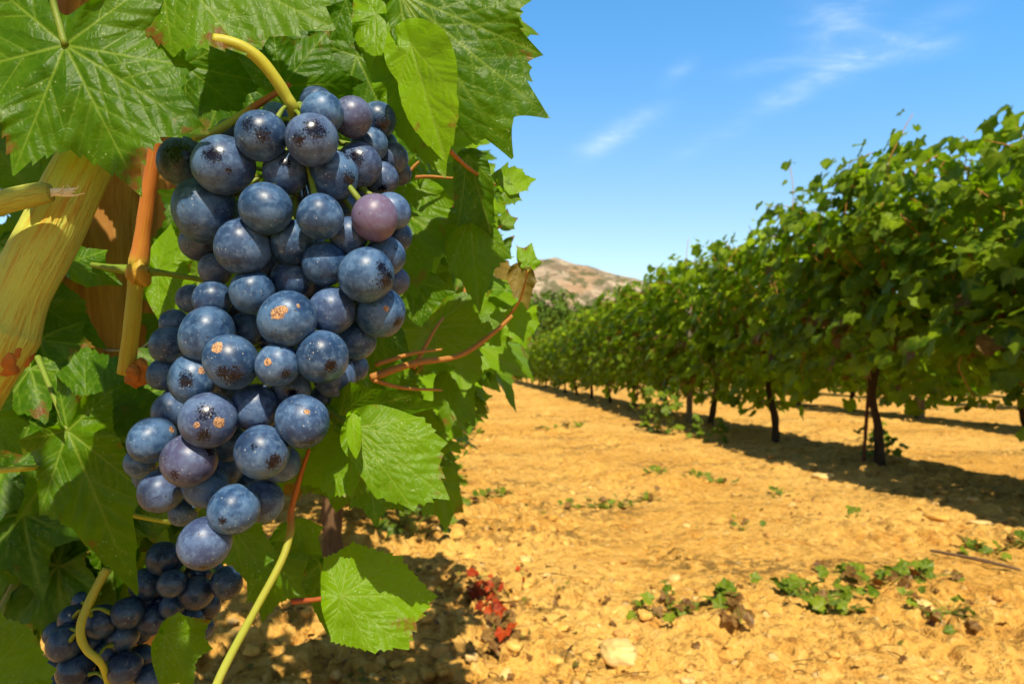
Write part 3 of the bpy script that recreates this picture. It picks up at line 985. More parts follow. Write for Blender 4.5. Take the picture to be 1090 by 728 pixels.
# marks read from the photo: berry centre -> list of (kind, dx, dy, size) in berry radii
MARKS = {(306, 340): [('scar', -.35, -.20, .34), ('scar', -.15, -.30, .22), ('scar', .32, -.45, .13)], (246, 385): [('scar', -.45, -.50, .32), ('rub', .15, .45, .62), ('rub', -.25, .35, .4)],
         (222, 447): [('rub', -.1, -.15, .50), ('rub', -.15, .5, .42), ('scar', .35, .1, .28), ('scar', -.35, .15, .15)], (296, 388): [('scar', -.45, -.10, .24), ('rub', .35, .45, .42)],
         (390, 293): [('rub', .72, .1, .55), ('rub', .55, -.3, .3)], (405, 333): [('rub', .68, .35, .35), ('scar', .2, -.15, .16)], (207, 403): [('rub', -.3, .05, .42), ('scar', .25, -.3, .2), ('rub', .1, .8, .4)],
         (343, 380): [('rub', .30, .35, .36)], (279, 481): [('rub', .4, .35, .40), ('rub', -.3, -.2, .2)], (194, 172): [('rub', -.1, -.35, .85), ('rub', .3, -.2, .6)], (355, 187): [('rub', .55, .1, .45)],
         (343, 121): [('rub', .0, .45, .35)], (201, 490): [('rub', -.5, .5, .3), ('rub', .7, -.3, .35)], (222, 357): [], (278, 145): [('rub', .1, -.1, .5), ('rub', -.5, -.4, .5)],
         (332, 149): [('rub', .1, -.4, .6), ('rub', -.5, 0, .4)], (402, 128): [('rub', .2, .2, .8)], (382, 176): [('rub', -.1, -.3, .55)], (238, 176): [('rub', -.3, -.35, .45), ('rub', .2, .15, .2)],
         (310, 413): [('rub', 0, .2, .55)], (322, 448): [('scar', .15, -.35, .16), ('rub', .3, .75, .22)], (249, 542): [('rub', -.4, .4, .25)], (304, 184): [('rub', 0, -.4, .35)],
         (407, 190): [('rub', 0, .6, .4)], (218, 578): [('rub', .0, .9, .35)], (162, 468): [('scar', .75, -.4, .22)], (272, 434): []}


def berry_mesh(c, R, key, rng, dark=0.0, others=()):
    ax = rng.normal(size=3); ax /= np.linalg.norm(ax)
    v = SV.copy()
    el = 1 + rng.uniform(-.05, .10)
    v = v + (v @ ax)[:, None] * ax * (el - 1)
    # slightly uneven flesh
    v = v * (1 + .018 * np.sin(v[:, :1] * 3 + key[0]) * np.cos(v[:, 2:] * 2.5 + key[1]))
    view = CAM - c; view /= np.linalg.norm(view)
    xr = np.cross(np.array([0, 0, 1.]), view); xr /= np.linalg.norm(xr); yr = np.cross(view, xr)
    rub = np.zeros(len(v)); scar = np.zeros(len(v))
    n0 = SV
    for (kd, dx, dy, s) in MARKS.get((key[0], key[1]), []):
        zz = math.sqrt(max(.02, 1 - dx * dx - dy * dy))
        dr = xr * dx - yr * dy + view * zz; dr /= np.linalg.norm(dr)
        ang = np.arccos(np.clip(n0 @ dr, -1, 1))
        f = np.clip(1.25 - ang / s, 0, 1)
        if kd == 'rub': rub = np.maximum(rub, f)
        else: scar = np.maximum(scar, f)
    for k in range(1):
        dr = rng.normal(size=3); dr /= np.linalg.norm(dr)
        ang = np.arccos(np.clip(n0 @ dr, -1, 1)); rub = np.maximum(rub, np.clip(1.1 - ang / rng.uniform(.12, .4), 0, 1) * .6)
    bot = np.array([rng.normal() * .35, rng.normal() * .35 + .3, -1]); bot /= np.linalg.norm(bot)
    ang = np.arccos(np.clip(n0 @ bot, -1, 1))
    cap = np.clip(1.2 - ang / .07, 0, 1)
    hue = np.full(len(v), 1.0 if (key[0], key[1]) == (399, 232) else (.45 if (key[0], key[1]) in ((375, 125), (201, 490)) else rng.random() ** 3 * .25))
    v = v * (1 - .04 * np.clip(1 - ang / .16, 0, 1))[:, None]
    v = v * R
    # berries press each other flat where they touch
    for c2, R2, k2 in others:
        dv = c2 - c; L = np.linalg.norm(dv)
        if k2 is key or L > (R + R2) * 1.02 or L < 1e-6: continue
        dv /= L; hgt = min((L + R - R2) / 2, R) * .995
        ex = v @ dv - hgt
        v = v - np.clip(ex, 0, .03 * R)[:, None] * .93 * dv
    return mesh('grape', v, SQ, ST, M['grape'], dict(rub=rub, scar=scar, hue=hue, cap=cap, thin=np.full(len(v), dark + (.25 * rng.random() if not dark else .2 * rng.random()))))  # dark takes wax off to paint shade onto whole bunches


def make_bunch(list_, stem_px, stem_r, base, step, xc, half, curve, label, seed, dark=0.0, green_pads=()):
    rng = np.random.default_rng(seed)
    pl = solve(list_, base, step, xc, half, curve)
    axis = spline(np.array([P(a, b, c) for a, b, c in stem_px]), 40)
    org = axis[0]
    root = bpy.data.objects.new('grape_bunch', None); COL.objects.link(root)
    root.location = org; root.empty_display_size = .03
    tag(root, label, 'grape bunch', 'grape bunches hanging in the foreground')
    mb = MB(); pd = MB()
    add_tube(mb, [axis[i] for i in range(0, 40, 3)] + [axis[-1]], stem_r, 70, 12, .12, 2)
    for (c, R, key) in pl:
        o = link('grape', berry_mesh(c, R, key, rng, dark, pl), root, c - org)
        # little stalk from the berry to the rachis, always coming from above
        dd = np.linalg.norm(axis - (c + [0, 0, .004]), axis=1) + np.where(np.arange(40) < 10, .05, 0)
        a = axis[int(np.argmin(dd))]
        if np.linalg.norm(a - c) > R * 1.05:
            e = c + (a - c) / np.linalg.norm(a - c) * R * .96
            mid = (a + e) / 2 + np.array([0, 0, .002])
            add_tube(pd, [a, mid, e], [.0009, .0008, .0013], 10, 6)
    s = link('stem', mb.mesh('stem', M['peduncle'], org), root)
    link('berry_stalks', pd.mesh('berry_stalks', M['petiole_green'], org), s)
    return root, pl


xc_big = lambda y: np.interp(y, [100, 300, 450, 580], [320, 310, 265, 225])
b1, PL1 = make_bunch(BIG, [(228, 43, .232), (245, 46, .233), (268, 56, .236), (290, 80, .240), (306, 106, .245), (315, 132, .252), (318, 200, .280), (305, 300, .284), (285, 400, .284), (250, 500, .278), (222, 570, .262)],
                     [.0021, .0022, .0022, .0021, .0016, .0012, .001], .236, .0085, xc_big, 120, .012,
                     'large bunch of ripe blue grapes hanging in front, filling the upper left', 1)
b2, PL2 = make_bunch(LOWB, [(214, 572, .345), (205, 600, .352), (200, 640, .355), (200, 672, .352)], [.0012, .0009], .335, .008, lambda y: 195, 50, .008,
                     'small bunch of dark grapes just under the tip of the big bunch', 2, .75)  # berries coloured darker in place of shade
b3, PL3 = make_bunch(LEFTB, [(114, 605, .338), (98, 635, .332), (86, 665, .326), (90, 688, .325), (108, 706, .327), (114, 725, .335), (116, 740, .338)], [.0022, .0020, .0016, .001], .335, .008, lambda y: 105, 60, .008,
                     'dark grape bunch with a curved yellow stalk, cut by the bottom edge', 3, .75)  # shade put into the berry colour here as well

# ---- foreground vine
VB = P(40, 364, .66); VB = np.array([VB[0], VB[1], gz(VB[0], VB[1])])
vine = bpy.data.objects.new('grapevine', None); COL.objects.link(vine)
vine.location = VB; vine.empty_display_size = .2
tag(vine, 'foreground grapevine with large green leaves and thick yellow-green canes around the bunches', 'grapevine', LEFT)


def hero(J, d, tips, sx=0.0, sy=-.35, tint=.35, curl=.12, wave=.08, seed=0, nt=300, ns=56, sinus=.26, teeth=.055, fold=0.0, dead=0.0, pet=None, petmat='petiole_green', petr=.0011, wide=.0125, uneven=.06, label=None, tooth_deg=6.5, petgap=.8):
    """J: pixel of the stalk joint; tips: pixels the lobes reach; sx, sy: slope of the blade away from the viewer"""
    rg = np.random.default_rng(900 + seed)
    lobes = []
    for (tx, ty) in tips:
        dx, dy = tx - J[0], -(ty - J[1])
        lobes.append((math.atan2(dy, dx), math.hypot(dx, dy)))
    X, Y, e, val, dist, q, tr = leaf_grid(lobes, nt, ns, rg, wide, sinus=sinus, teeth=teeth, uneven=uneven, tooth_deg=tooth_deg, pet=petgap)
    R0 = max(l for _, l in lobes)
    x, y = X / R0, Y / R0
    ms = R0 * d / F
    rel = -.032 * np.minimum(dist, .14) / .14
    rel = rel + .02 * (vnoise(x * 9 + seed, y * 9, seed) - .5) + .04 * (vnoise(x * 3.5 + seed, y * 3.5, seed + 4) - .5)
    an = np.arctan2(y, x)
    ph = rg.random() * 6.28
    rel = rel + curl * (x * x + y * y) + wave * e ** 2 * np.sin(an * 4 + ph) + .5 * wave * e ** 3 * np.sin(an * 9 + ph)
    a0 = math.atan2(tips[0][1] - J[1], tips[0][0] - J[0])
    acr = -x * math.sin(-a0) + y * math.cos(-a0)
    rel = rel + fold * -np.abs(acr)
    dep = d + ms * (sx * x - sy * y * 1.0 + rel)
    # sy < 0: lower parts come nearer, so the blade faces up to the sun
    V_ = P(J[0] + X, J[1] - Y, dep)
    o3 = P(J[0], J[1], d)
    at = dict(vein=val, edge=e, tint=np.full(len(X), tint), dead=np.full(len(X), dead), leafco=np.stack([X * d / F + seed * .37, Y * d / F + seed * .11, 0 * X], -1))
    ob = link('leaf', mesh('leaf', V_ - o3, q, tr, M['leaf_near'], at), vine, o3 - VB)
    if label: ob['label'] = label
    if pet:
        mb = MB()
        pts = [P(a, b, c) - o3 for a, b, c in pet] + [P(J[0], J[1], d + .0006) - o3]
        add_tube(mb, pts, [petr * 1.3, petr, petr * 1.1], 24, 8, .1)
        link('petiole', mb.mesh('petiole', M[petmat]), ob)
    return ob


# sy sign: negative y slope value means lower part nearer
hero((69, 48), .225, [(150, 208), (219, 141), (204, 72), (14, 186), (-95, 90), (-60, -60), (190, -40)], sx=.12, sy=-.25, tint=.22, curl=.16, wave=.05, seed=1, nt=420, ns=80, sinus=.30, pet=[(45, -40, .222), (56, 0, .226)], tooth_deg=6)
hero((165, -60), .240, [(354, 30), (262, 60), (185, 62), (90, -30), (360, -120), (200, -200)], sx=.05, sy=-.30, tint=.38, curl=.08, wave=.03, seed=2, nt=420, ns=80, sinus=.17)
hero((425, -8), .262, [(583, 125), (545, 168), (576, 58), (568, -4), (505, 152), (436, 78), (540, -90), (330, -60)], sx=.15, sy=-.15, tint=.16, curl=.10, wave=.06, seed=3, nt=420, ns=80, sinus=.34)
hero((437, 46), .256, [(475, 173), (487, 105), (424, 92)], sx=-.5, sy=-.2, tint=.85, curl=.05, wave=.02, seed=4, sinus=.05, teeth=.03, fold=.2, petgap=.6, label='pale yellow-green leaf seen from its underside')
hero((425, 75), .285, [(474, 188), (480, 130), (412, 120), (400, 60)], sx=.3, sy=-.3, tint=.6, seed=5, sinus=.12)
hero((300, 92), .300, [(384, 88), (352, 30), (290, 30), (340, 130), (250, 60)], sx=.2, sy=.1, tint=.10, seed=6)
hero((196, 70), .300, [(260, 120), (250, 40), (200, 140), (170, 120), (290, 90)], sx=.1, sy=.05, tint=.05, seed=7)
hero((400, 15), .300, [(428, 70), (398, 90), (375, 40), (380, -20), (430, -20)], sx=.1, sy=-.3, tint=.75, seed=8)
hero((368, 0), .31, [(385, 60), (350, 45), (330, -20), (400, -30)], sx=.1, sy=.0, tint=.1, seed=9)
hero((498, 165), .33, [(524, 252), (525, 195), (482, 190), (488, 240)], sx=.2, sy=-.1, tint=.15, seed=10)
hero((500, 232), .34, [(510, 330), (545, 275), (478, 290), (480, 225)], sx=.1, sy=-.2, tint=.35, seed=11)
hero((250, 60), .345, [(300, 190), (200, 200), (390, 120), (160, 90), (350, 10), (180, 0)], sx=.1, sy=-.1, tint=.0, seed=60)
hero((380, 60), .36, [(440, 190), (340, 190), (470, 90), (400, -20), (320, 40)], sx=.1, sy=-.1, tint=.1, seed=61)
# right of the bunch
hero((377, 455), .250, [(475, 529), (473, 470), (448, 444), (438, 540), (400, 528), (380, 500)], sx=.10, sy=-.45, tint=.58, curl=.12, wave=.03, seed=12, nt=360, ns=70, sinus=.12, pet=[(345, 430, .262), (360, 444, .255)])
hero((362, 441), .262, [(471, 431), (440, 420), (400, 414), (420, 444), (372, 405)], sx=.1, sy=.9, tint=.22, curl=.0, wave=.03, seed=13, sinus=.12, fold=.2)
hero((376, 440), .243, [(379, 489), (384, 455), (369, 455)], sx=0, sy=-.5, tint=.9, seed=14, nt=160, ns=30, sinus=.02, teeth=.02, curl=.02, wide=.03)
hero((374, 468), .268, [(321, 516), (352, 530), (325, 478), (375, 530), (345, 455)], sx=-.1, sy=-.4, tint=.55, curl=.10, seed=15, sinus=.15, pet=[(350, 440, .275)])
hero((392, 480), .285, [(430, 545), (400, 560), (455, 500), (372, 540)], sx=.2, sy=-.2, tint=.25, seed=16)
# lowest leaf with the red stalk
hero((363, 634), .275, [(466, 634), (428, 592), (376, 576), (344, 592), (434, 690), (398, 694), (352, 682)], sx=.15, sy=-.45, tint=.70, curl=.14, wave=.04, seed=17, nt=400, ns=76, sinus=.12, pet=[(312, 640, .290), (335, 638, .282)], petmat='petiole_red', petr=.0010, petgap=.55)
hero((340, 600), .320, [(352, 640), (322, 620), (330, 590), (372, 655), (350, 676)], sx=.1, sy=.1, tint=.12, seed=18)
hero((245, 558), .290, [(291, 623), (296, 590), (262, 618), (280, 556), (236, 600)], sx=.15, sy=-.3, tint=.25, seed=19, wave=.03)
hero((285, 590), .34, [(330, 640), (280, 660), (318, 580), (262, 640), (340, 600)], sx=.1, sy=-.2, tint=.35, seed=20)
hero((310, 560), .35, [(345, 600), (300, 610), (345, 560), (285, 575)], sx=.1, sy=-.3, tint=.5, seed=21)
hero((176, 676), .315, [(226, 690), (206, 735), (225, 660), (170, 735), (190, 650)], sx=.1, sy=-.35, tint=.5, seed=22)
# left side
hero((72, 458), .300, [(146, 632), (150, 520), (42, 548), (15, 470), (120, 415), (60, 400)], sx=.1, sy=-.2, tint=.22, curl=.12, seed=23, nt=400, ns=76, sinus=.30, pet=[(40, 380, .32)])
hero((92, 458), .330, [(154, 430), (134, 382), (90, 366), (58, 400), (140, 470)], sx=.1, sy=-.25, tint=.20, seed=24, sinus=.12)
hero((72, 280), .300, [(129, 303), (115, 266), (92, 306), (84, 260)], sx=.1, sy=-.3, tint=.15, seed=25, nt=220, ns=40)
hero((38, 320), .40, [(112, 370), (90, 320), (60, 390), (20, 360), (50, 270)], sx=.1, sy=-.1, tint=.05, seed=26)
hero((-12, 446), .285, [(30, 452), (14, 410), (24, 484), (-30, 400), (-30, 490)], sx=.2, sy=-.2, tint=.35, seed=27)
hero((-30, 740), .235, [(60, 712), (34, 664), (0, 650), (55, 770), (-60, 650)], sx=.1, sy=-.5, tint=.30, seed=28, sinus=.12)
hero((168, 288), .330, [(216, 316), (204, 352), (182, 236), (212, 262), (172, 350)], sx=-.1, sy=-.4, tint=.75, seed=29)
hero((30, 500), .37, [(60, 600), (10, 580), (90, 560), (-20, 520)], sx=.1, sy=.0, tint=.08, seed=30)
hero((120, 560), .38, [(90, 640), (60, 600), (150, 590), (130, 650), (80, 560)], sx=.1, sy=-.1, tint=.12, seed=31)
# behind and right of the bunch, further back
hero((400, 345), .33, [(426, 424), (400, 420), (438, 380), (385, 380)], sx=.1, sy=-.1, tint=.08, seed=32)
hero((440, 300), .42, [(478, 360), (440, 380), (410, 350), (485, 310)], sx=.1, sy=-.2, tint=.15, seed=33)
hero((548, 330), .52, [(560, 372), (575, 345), (536, 356), (572, 325)], sx=.1, sy=-.4, tint=.9, seed=34, nt=180, ns=30, sinus=.15)
hero((445, 200), .40, [(480, 260), (440, 270), (420, 230), (484, 215)], sx=.1, sy=-.3, tint=.5, seed=35)
hero((430, 240), .36, [(448, 290), (425, 300), (455, 255), (415, 262)], sx=.1, sy=-.3, tint=.55, seed=36)
hero((552, 285), .50, [(562, 330), (572, 300), (546, 315)], sx=.1, sy=-.3, tint=.4, dead=.75, seed=37, nt=180, ns=30, label='shrivelled brown leaf at the end of a twig')
hero((560, 283), .50, [(566, 258), (578, 280), (550, 262)], sx=.1, sy=-.3, tint=.85, seed=38, nt=180, ns=30)
hero((480, 395), .55, [(506, 455), (476, 460), (505, 400), (460, 430)], sx=.1, sy=-.3, tint=.3, seed=39, nt=200, ns=36)
hero((512, 370), .60, [(534, 396), (505, 408), (540, 368), (496, 384)], sx=.1, sy=-.4, tint=.6, seed=40, nt=200, ns=36)
# young shoot tip against the sky
for k, (J_, tp, tn) in enumerate([((527, 196), [(541, 172), (534, 178), (546, 186)], .45), ((532, 200), [(556, 214), (548, 218), (554, 204)], .3), ((534, 196), [(571, 191), (556, 180), (562, 203), (548, 176)], .95),
                                  ((536, 262), [(544, 276), (548, 250), (530, 276), (545, 262)], .2), ((534, 240), [(552, 232), (540, 222), (548, 244)], .35)]):
    hero(J_, .42 if k < 3 else .5, tp, sx=.2, sy=-.3, tint=tn, seed=50 + k, nt=140, ns=24, wide=.03)

def rock(seed, sx, sy, sz, nu=40, nv=24, rough=.3, box=.8):
    v, q, t_ = unit_sphere(nu, nv)
    rg = np.random.default_rng(seed)
    o = rg.random(3) * 30
    rough = max(rough, .42)
    k = fbm(v[:, 0] * 1.2 + o[0], v[:, 1] * 1.2 + v[:, 2] * .8 + o[1], 4, seed) + fbm(v[:, 2] * 1.5 + o[2], v[:, 0] * 1.1 + o[0], 3, seed + 2)
    v = v * (1 + rough * k * 2)[:, None]
    v = np.sign(v) * np.abs(v) ** box
    return v * [sx, sy, sz], q, t_


# canes of the foreground vine
def cane(name, pts, rad, mat, n=40, sides=16, bumps=.08, seed=0, label=None):
    mb = MB()
    pp = [P(a, b, c) - VB for a, b, c in pts]
    add_tube(mb, pp, rad, n, sides, bumps, seed)
    o = link(name, mb.mesh(name, M[mat]), vine)
    if label: o['label'] = label
    return o


cane('cane', [(124, 118, .250), (98, 162, .245), (68, 222, .240), (34, 285, .236), (8, 340, .235), (-14, 385, .234), (-60, 470, .24)], [.0076, .0086, .0093, .0094, .0098, .0120, .0098, .010], 'cane_thick', 120, 32, .14, 4, 'thick ribbed yellow-green cane with orange streaks')
cane('cane', [(-60, 238, .214), (-20, 222, .216), (15, 212, .218), (44, 206, .220), (54, 205, .2205)], [.0042, .0040, .0038, .0037, .0030], 'cane_thick', 40, 20, .1, 5, 'cut yellow stub of a cane with a frayed white end')
mb = MB()
for k in range(9):
    rgk = random.Random(k)
    a = P(50, 205 + rgk.uniform(-5, 5), .220); b_ = P(66 + rgk.uniform(-6, 14), 205 + rgk.uniform(-5, 6), .219); c_ = P(78 + rgk.uniform(-14, 14), 203 + rgk.uniform(-6, 6), .218)
    add_tube(mb, [a - VB, b_ - VB, c_ - VB], [.0006, .0003, .0001], 10, 5, seed=k)
m, t = new_mat('frayed_fibre'); out(t, princ(t, (.72, .62, .40), .7, .2))
link('frayed_end', mb.mesh('frayed_end', m), vine)
cane('cane', [(166, 150, .292), (159, 200, .294), (150, 262, .296), (146, 292, .297), (141, 340, .298), (134, 398, .300)], [.0028, .0030, .0032, .0042, .0031, .0035, .0036], 'cane_shoot', 70, 18, .10, 6, 'upright shoot, orange-red above its joint and yellow below')
def lump(px, py, d, rad, seed, mat):
    v, q, t_ = rock(seed, rad, rad * .9, rad * 1.25, 36, 24, .6, 1.0)
    at = dict(along=np.full(len(v), .5), tco=v)
    o_ = P(px, py, d) - VB
    link('node', mesh('node', v, q, t_, M[mat], at), vine, o_)


M['node'] = stem_material('dried_orange_node', [(0, (.42, .14, .02)), (1, (.46, .18, .03))], (.16, .05, .015), .8, 1.0)
lump(14, 366, .233, .0050, 41, 'node')
lump(6, 384, .232, .0045, 42, 'node')
lump(145, 401, .300, .0040, 43, 'node')
lump(152, 392, .300, .0030, 44, 'node')
lump(141, 396, .297, .0030, 45, 'node')
lump(146, 290, .2955, .0046, 46, 'cane_shoot')
cane('side_stalk', [(146, 289, .296), (175, 291, .296), (220, 299, .300)], [.0024, .0013, .0011], 'petiole_green')
cane('side_stalk', [(146, 288, .296), (122, 286, .297), (98, 282, .300)], [.0026, .0018, .0012], 'petiole_green')
cane('tendril', [(308, 90, .268), (280, 108, .262), (255, 124, .256), (228, 140, .250), (205, 147, .246)], [.0011, .0014, .0016, .0012], 'tendril', label='thin tendril turning from orange-red to green')
cane('shoot', [(329, 478, .262), (318, 512, .262), (310, 543, .262), (309, 566, .259), (300, 596, .254), (270, 652, .246), (241, 706, .240), (212, 770, .232)], [.0008, .0010, .0012, .0015, .0014, .0014, .0015, .0016], 'tendril', 90, 12, .06, 7, 'long thin shoot, red at the top and pale green below')
cane('cane', [(-30, 730, .36), (10, 650, .37), (48, 575, .39), (66, 510, .42), (60, 430, .45)], [.0060, .0058, .0055, .0050], 'petiole_green', 50, 14, .1, 8, 'dim green cane low at the left')
cane('petiole', [(-20, 502, .28), (20, 499, .285), (44, 497, .295)], .0012, 'peduncle')
cane('petiole', [(105, 538, .33), (140, 548, .325), (182, 556, .33)], .0011, 'peduncle')
tw_ = [[(395, 402, .50), (440, 387, .52), (490, 378, .55), (528, 352, .56), (545, 336, .56)], [(400, 388, .50), (440, 376, .52), (470, 372, .54)], [(398, 405, .5), (430, 413, .52), (470, 415, .56)],
       [(432, 240, .45), (460, 246, .45), (485, 251, .45)], [(430, 190, .42), (455, 188, .44), (484, 190, .45)], [(455, 232, .45), (480, 233, .46), (492, 232, .47)], [(425, 196, .42), (440, 178, .42), (446, 172, .42)],
       [(440, 392, .52), (462, 352, .54), (472, 338, .56)], [(528, 352, .56), (552, 322, .54), (562, 288, .52)], [(437, 232, .5), (470, 222, .5), (490, 218, .5)], [(478, 160, .33), (500, 180, .36), (527, 197, .42)], [(492, 330, .5), (500, 260, .5), (496, 170, .45)], [(500, 262, .5), (520, 250, .5), (534, 240, .5)]]
for k, p_ in enumerate(tw_):
    p_ = [(a_, b_, c_ * (.62 if k in (0, 1, 2, 7) else .88)) for a_, b_, c_ in p_]
    cane('twig', p_, [.0018, .0014, .0009] if k == 0 else [.0011, .0009, .0006], 'twig', 26, 8, .1, k)

# trunk of the foreground vine
mb = MB()
tp = P(70, 430, .60) - VB
add_tube(mb, [(0, 0, -.05), (.01, .01, .15), (-.02, 0, .32), (tp[0] * .5, tp[1] * .5, .48), tuple(tp)], [.032, .026, .024, .022, .012], 50, 16, .5, 9)
add_tube(mb, [(-.02, 0, .42), (-.10, .04, .62), (-.16, .08, .9), (-.2, .12, 1.3)], [.018, .014, .01, .007], 30, 10, .4, 9)
add_tube(mb, [(-.02, 0, .44), (-.02, .20, .62), (.0, .42, .8), (.02, .55, 1.2)], [.018, .012, .009, .006], 30, 10, .4, 10)
link('trunk', mb.mesh('trunk', M['bark']), vine)

# random leaves filling the vine
rng = np.random.default_rng(2024)
stuff = MB(); cnt = 0
leaf_objs = 0
fillers = []
for k in range(330):
    # region behind the bunch and along the left edge; depth keeps them behind the featured ones
    d = .34 + .62 * rng.random() ** 1.1
    px = rng.uniform(-260, 545 - 40 * (d < .6)); py = rng.uniform(-330, 590)
    lim = np.interp(py, [-400, 40, 150, 250, 330, 400, 440, 500, 560], [600, 560, 470, 535, 550, 520, 490, 400, 330])
    # right limit closes in for near leaves
    if px > lim - 30 * rng.random() - (35 if d < .5 else 0): continue
    if py > 430 and px > 60: 
        if rng.random() < .75: continue
    if 78 < px < 200 and 130 < py < 480 and d < .60: continue
    if 430 < px < 560 and 60 < py < 170: continue
    fillers.append((d, px, py))
for (d, px, py) in sorted(fillers):
    c = P(px, py, d)
    if c[2] < .12: continue
    n = np.array([.25 + rng.normal() * .4, -.75 + rng.normal() * .35, .55 + rng.normal() * .35])
    tip = np.array([.15 + rng.normal() * .5, -.1 + rng.normal() * .3, -.9])
    s = rng.uniform(.040, .066)
    tint = np.clip(rng.beta(1.4, 1.2) if px > 400 else rng.beta(1.6, 2.6), 0, 1); T = MID[int(rng.integers(len(MID)))]
    if leaf_objs < 38:
        mb = MB(); put_leaf(mb, T, np.zeros(3), tip, n, s, tint)
        link('leaf', mb.mesh('leaf', M['leaf_near']), vine, c - VB); leaf_objs += 1
    else:
        put_leaf(stuff, T, c - VB, tip, n, s, tint, .8 if rng.random() < .02 else 0)
# unseen leaves added above the frame to shade the left of the vine
for k in range(150):
    x = rng.uniform(-.75, -.06); y = rng.uniform(-.12, .85); z = rng.uniform(.93, 1.55)
    if x > -.20 and y < .30: continue
    n = np.array([rng.normal() * .4, -.4 + rng.normal() * .35, .8]); tip = np.array([rng.normal() * .5, -.3, -.8])
    put_leaf(stuff, MID[int(rng.integers(len(MID)))], np.array([x, y, z]) - VB, tip, n, rng.uniform(.045, .07), np.clip(rng.beta(1.6, 2.6), 0, 1))
for k in range(70):  # unseen cluster added towards the sun to shade the lower left
    p_ = np.array([rng.uniform(-.48, -.08), rng.uniform(-.16, -.04), rng.uniform(.90, 1.06)])
    put_leaf(stuff, MID[int(rng.integers(len(MID)))], p_ - VB, np.array([rng.normal() * .5, -.3, -.8]), np.array([rng.normal() * .4, -.5, .8]), rng.uniform(.04, .065), np.clip(rng.beta(1.6, 2.6), 0, 1))
for k in range(110):  # dark-tinted leaves added to stand in for deep shade at lower left
    px = rng.uniform(-40, 235); py = rng.uniform(250, 650); d = rng.uniform(.355, .50)
    if 60 < px < 185 and py < 400: d = rng.uniform(.60, .75)
    if py > 620 and px > 60: continue
    put_leaf(stuff, MID[int(rng.integers(len(MID)))], P(px, py, d) - VB, np.array([rng.normal() * .5, -.1, -.9]), np.array([rng.normal() * .4, -.75, .4]), rng.uniform(.035, .055), rng.random() * .25)
for k in range(360):
    d = rng.uniform(.60, 1.35); py = rng.uniform(110, 520)
    lim = np.interp(py, [100, 170, 200, 260, 330, 400, 440, 520], [500, 520, 535, 555, 570, 535, 505, 480])
    px = lim - 12 - 190 * rng.random() ** 1.3 - (14 if 230 < py < 350 else 0)
    c = P(px, py, d)
    n = np.array([.25 + rng.normal() * .5, -.6 + rng.normal() * .45, .6 + rng.normal() * .4])
    put_leaf(stuff, MID[int(rng.integers(len(MID)))], c - VB, np.array([.2 + rng.normal() * .6, -.1 + rng.normal() * .3, -.9]), n, rng.uniform(.028, .050), np.clip(rng.beta(1.3, 1.1), 0, 1), .8 if rng.random() < .03 else 0)
o = link('foliage', stuff.mesh('foliage', M['leaf_near']), vine); o['kind'] = 'stuff'

# wooden post and its wire
pb = P(118, 364, .52); pb = np.array([pb[0], pb[1], gz(pb[0], pb[1])])
mb = MB()
v, q, tr, al, tco = tube([(0, 0, -.1), (.006, 0, .4), (.0, 0, .92)], [.043, .041, .040], 60, 28, .10, 12)
mb.add(v, q, tr)
o = link('wooden_post', mb.mesh('wooden_post', M['post']), None, pb)
tag(o, 'orange-brown split wooden post standing behind the leaves left of the big bunch', 'post')
mb = MB()
ws = [P(150, 372, .455), P(163, 362, .44), P(172, 350, .44), P(175, 335, .455), P(170, 322, .49), P(130, 330, .58), P(90, 360, .53), P(110, 372, .485), P(150, 372, .455)]
add_tube(mb, ws, .0011, 60, 8)
w0 = ws[0]
o = link('tie_wire', mb.mesh('tie_wire', M['wire'], w0), None, w0)
tag(o, 'loop of grey wire tied around the wooden post', 'wire')

# ------------------------------------------------------------------ things on the ground
stones = [(660, 712, .042, .034, .024, 'pale', 'large pale cream stone half buried at the bottom of the photo'),
          (1000, 553, .055, .04, .022, 'clod', 'broad flat tan stone just below the shadow of the right row'),
          (878, 508, .06, .04, .025, 'pale', 'pale rounded stone at the edge of the right row shadow'),
          (842, 495, .05, .04, .02, 'clod', 'tan clod beside the shadow near the second trunk'),
          (470, 600, .035, .03, .022, 'clod', 'brown clod in the shade right of the lowest leaf'),
          (455, 625, .03, .03, .02, 'clod', 'brown clod nearest the tip of the lowest leaf'),
          (487, 578, .045, .03, .022, 'clod', 'largest brown clod in the shade of the left row'),
          (1045, 560, .05, .035, .015, 'pale', 'pale stone low at the right edge of the track'),
          (718, 612, .025, .02, .012, 'pale', 'small pale stone in the middle of the track above the weed trail'),
          (395, 665, .03, .025, .016, 'clod', 'brown clod behind the bottom of the lowest leaf'),
          (300, 700, .03, .025, .02, 'clod', 'brown clod right of the pale green shoot at the bottom edge'),
          (430, 706, .032, .026, .016, 'clod', 'brown clod in the shade at the bottom edge left of the red leaves'),
          (455, 680, .028, .022, .016, 'clod', 'brown clod between the lowest leaf and the red leaves'),
          (560, 600, .022, .02, .012, 'pale', 'small pale stone at the left side of the track'),
          (985, 655, .03, .02, .012, 'pale', 'small pale stone under the small weed at the right')]
for k, (px, py, a, b, c, mt, lb) in enumerate(stones):
    q0 = ground_at(px, py)
    v, q, t_ = rock(500 + k, a, b, c)
    o = link('stone', mesh('stone', v, q, t_, M['stone_pale'] if mt == 'pale' else M['clod'], dict(rnd=np.full(len(v), .6))), None, (q0[0], q0[1], q0[2] + c * .02), (0, 0, k * 1.7))
    tag(o, lb, 'stone', 'loose stones and clods on the track')

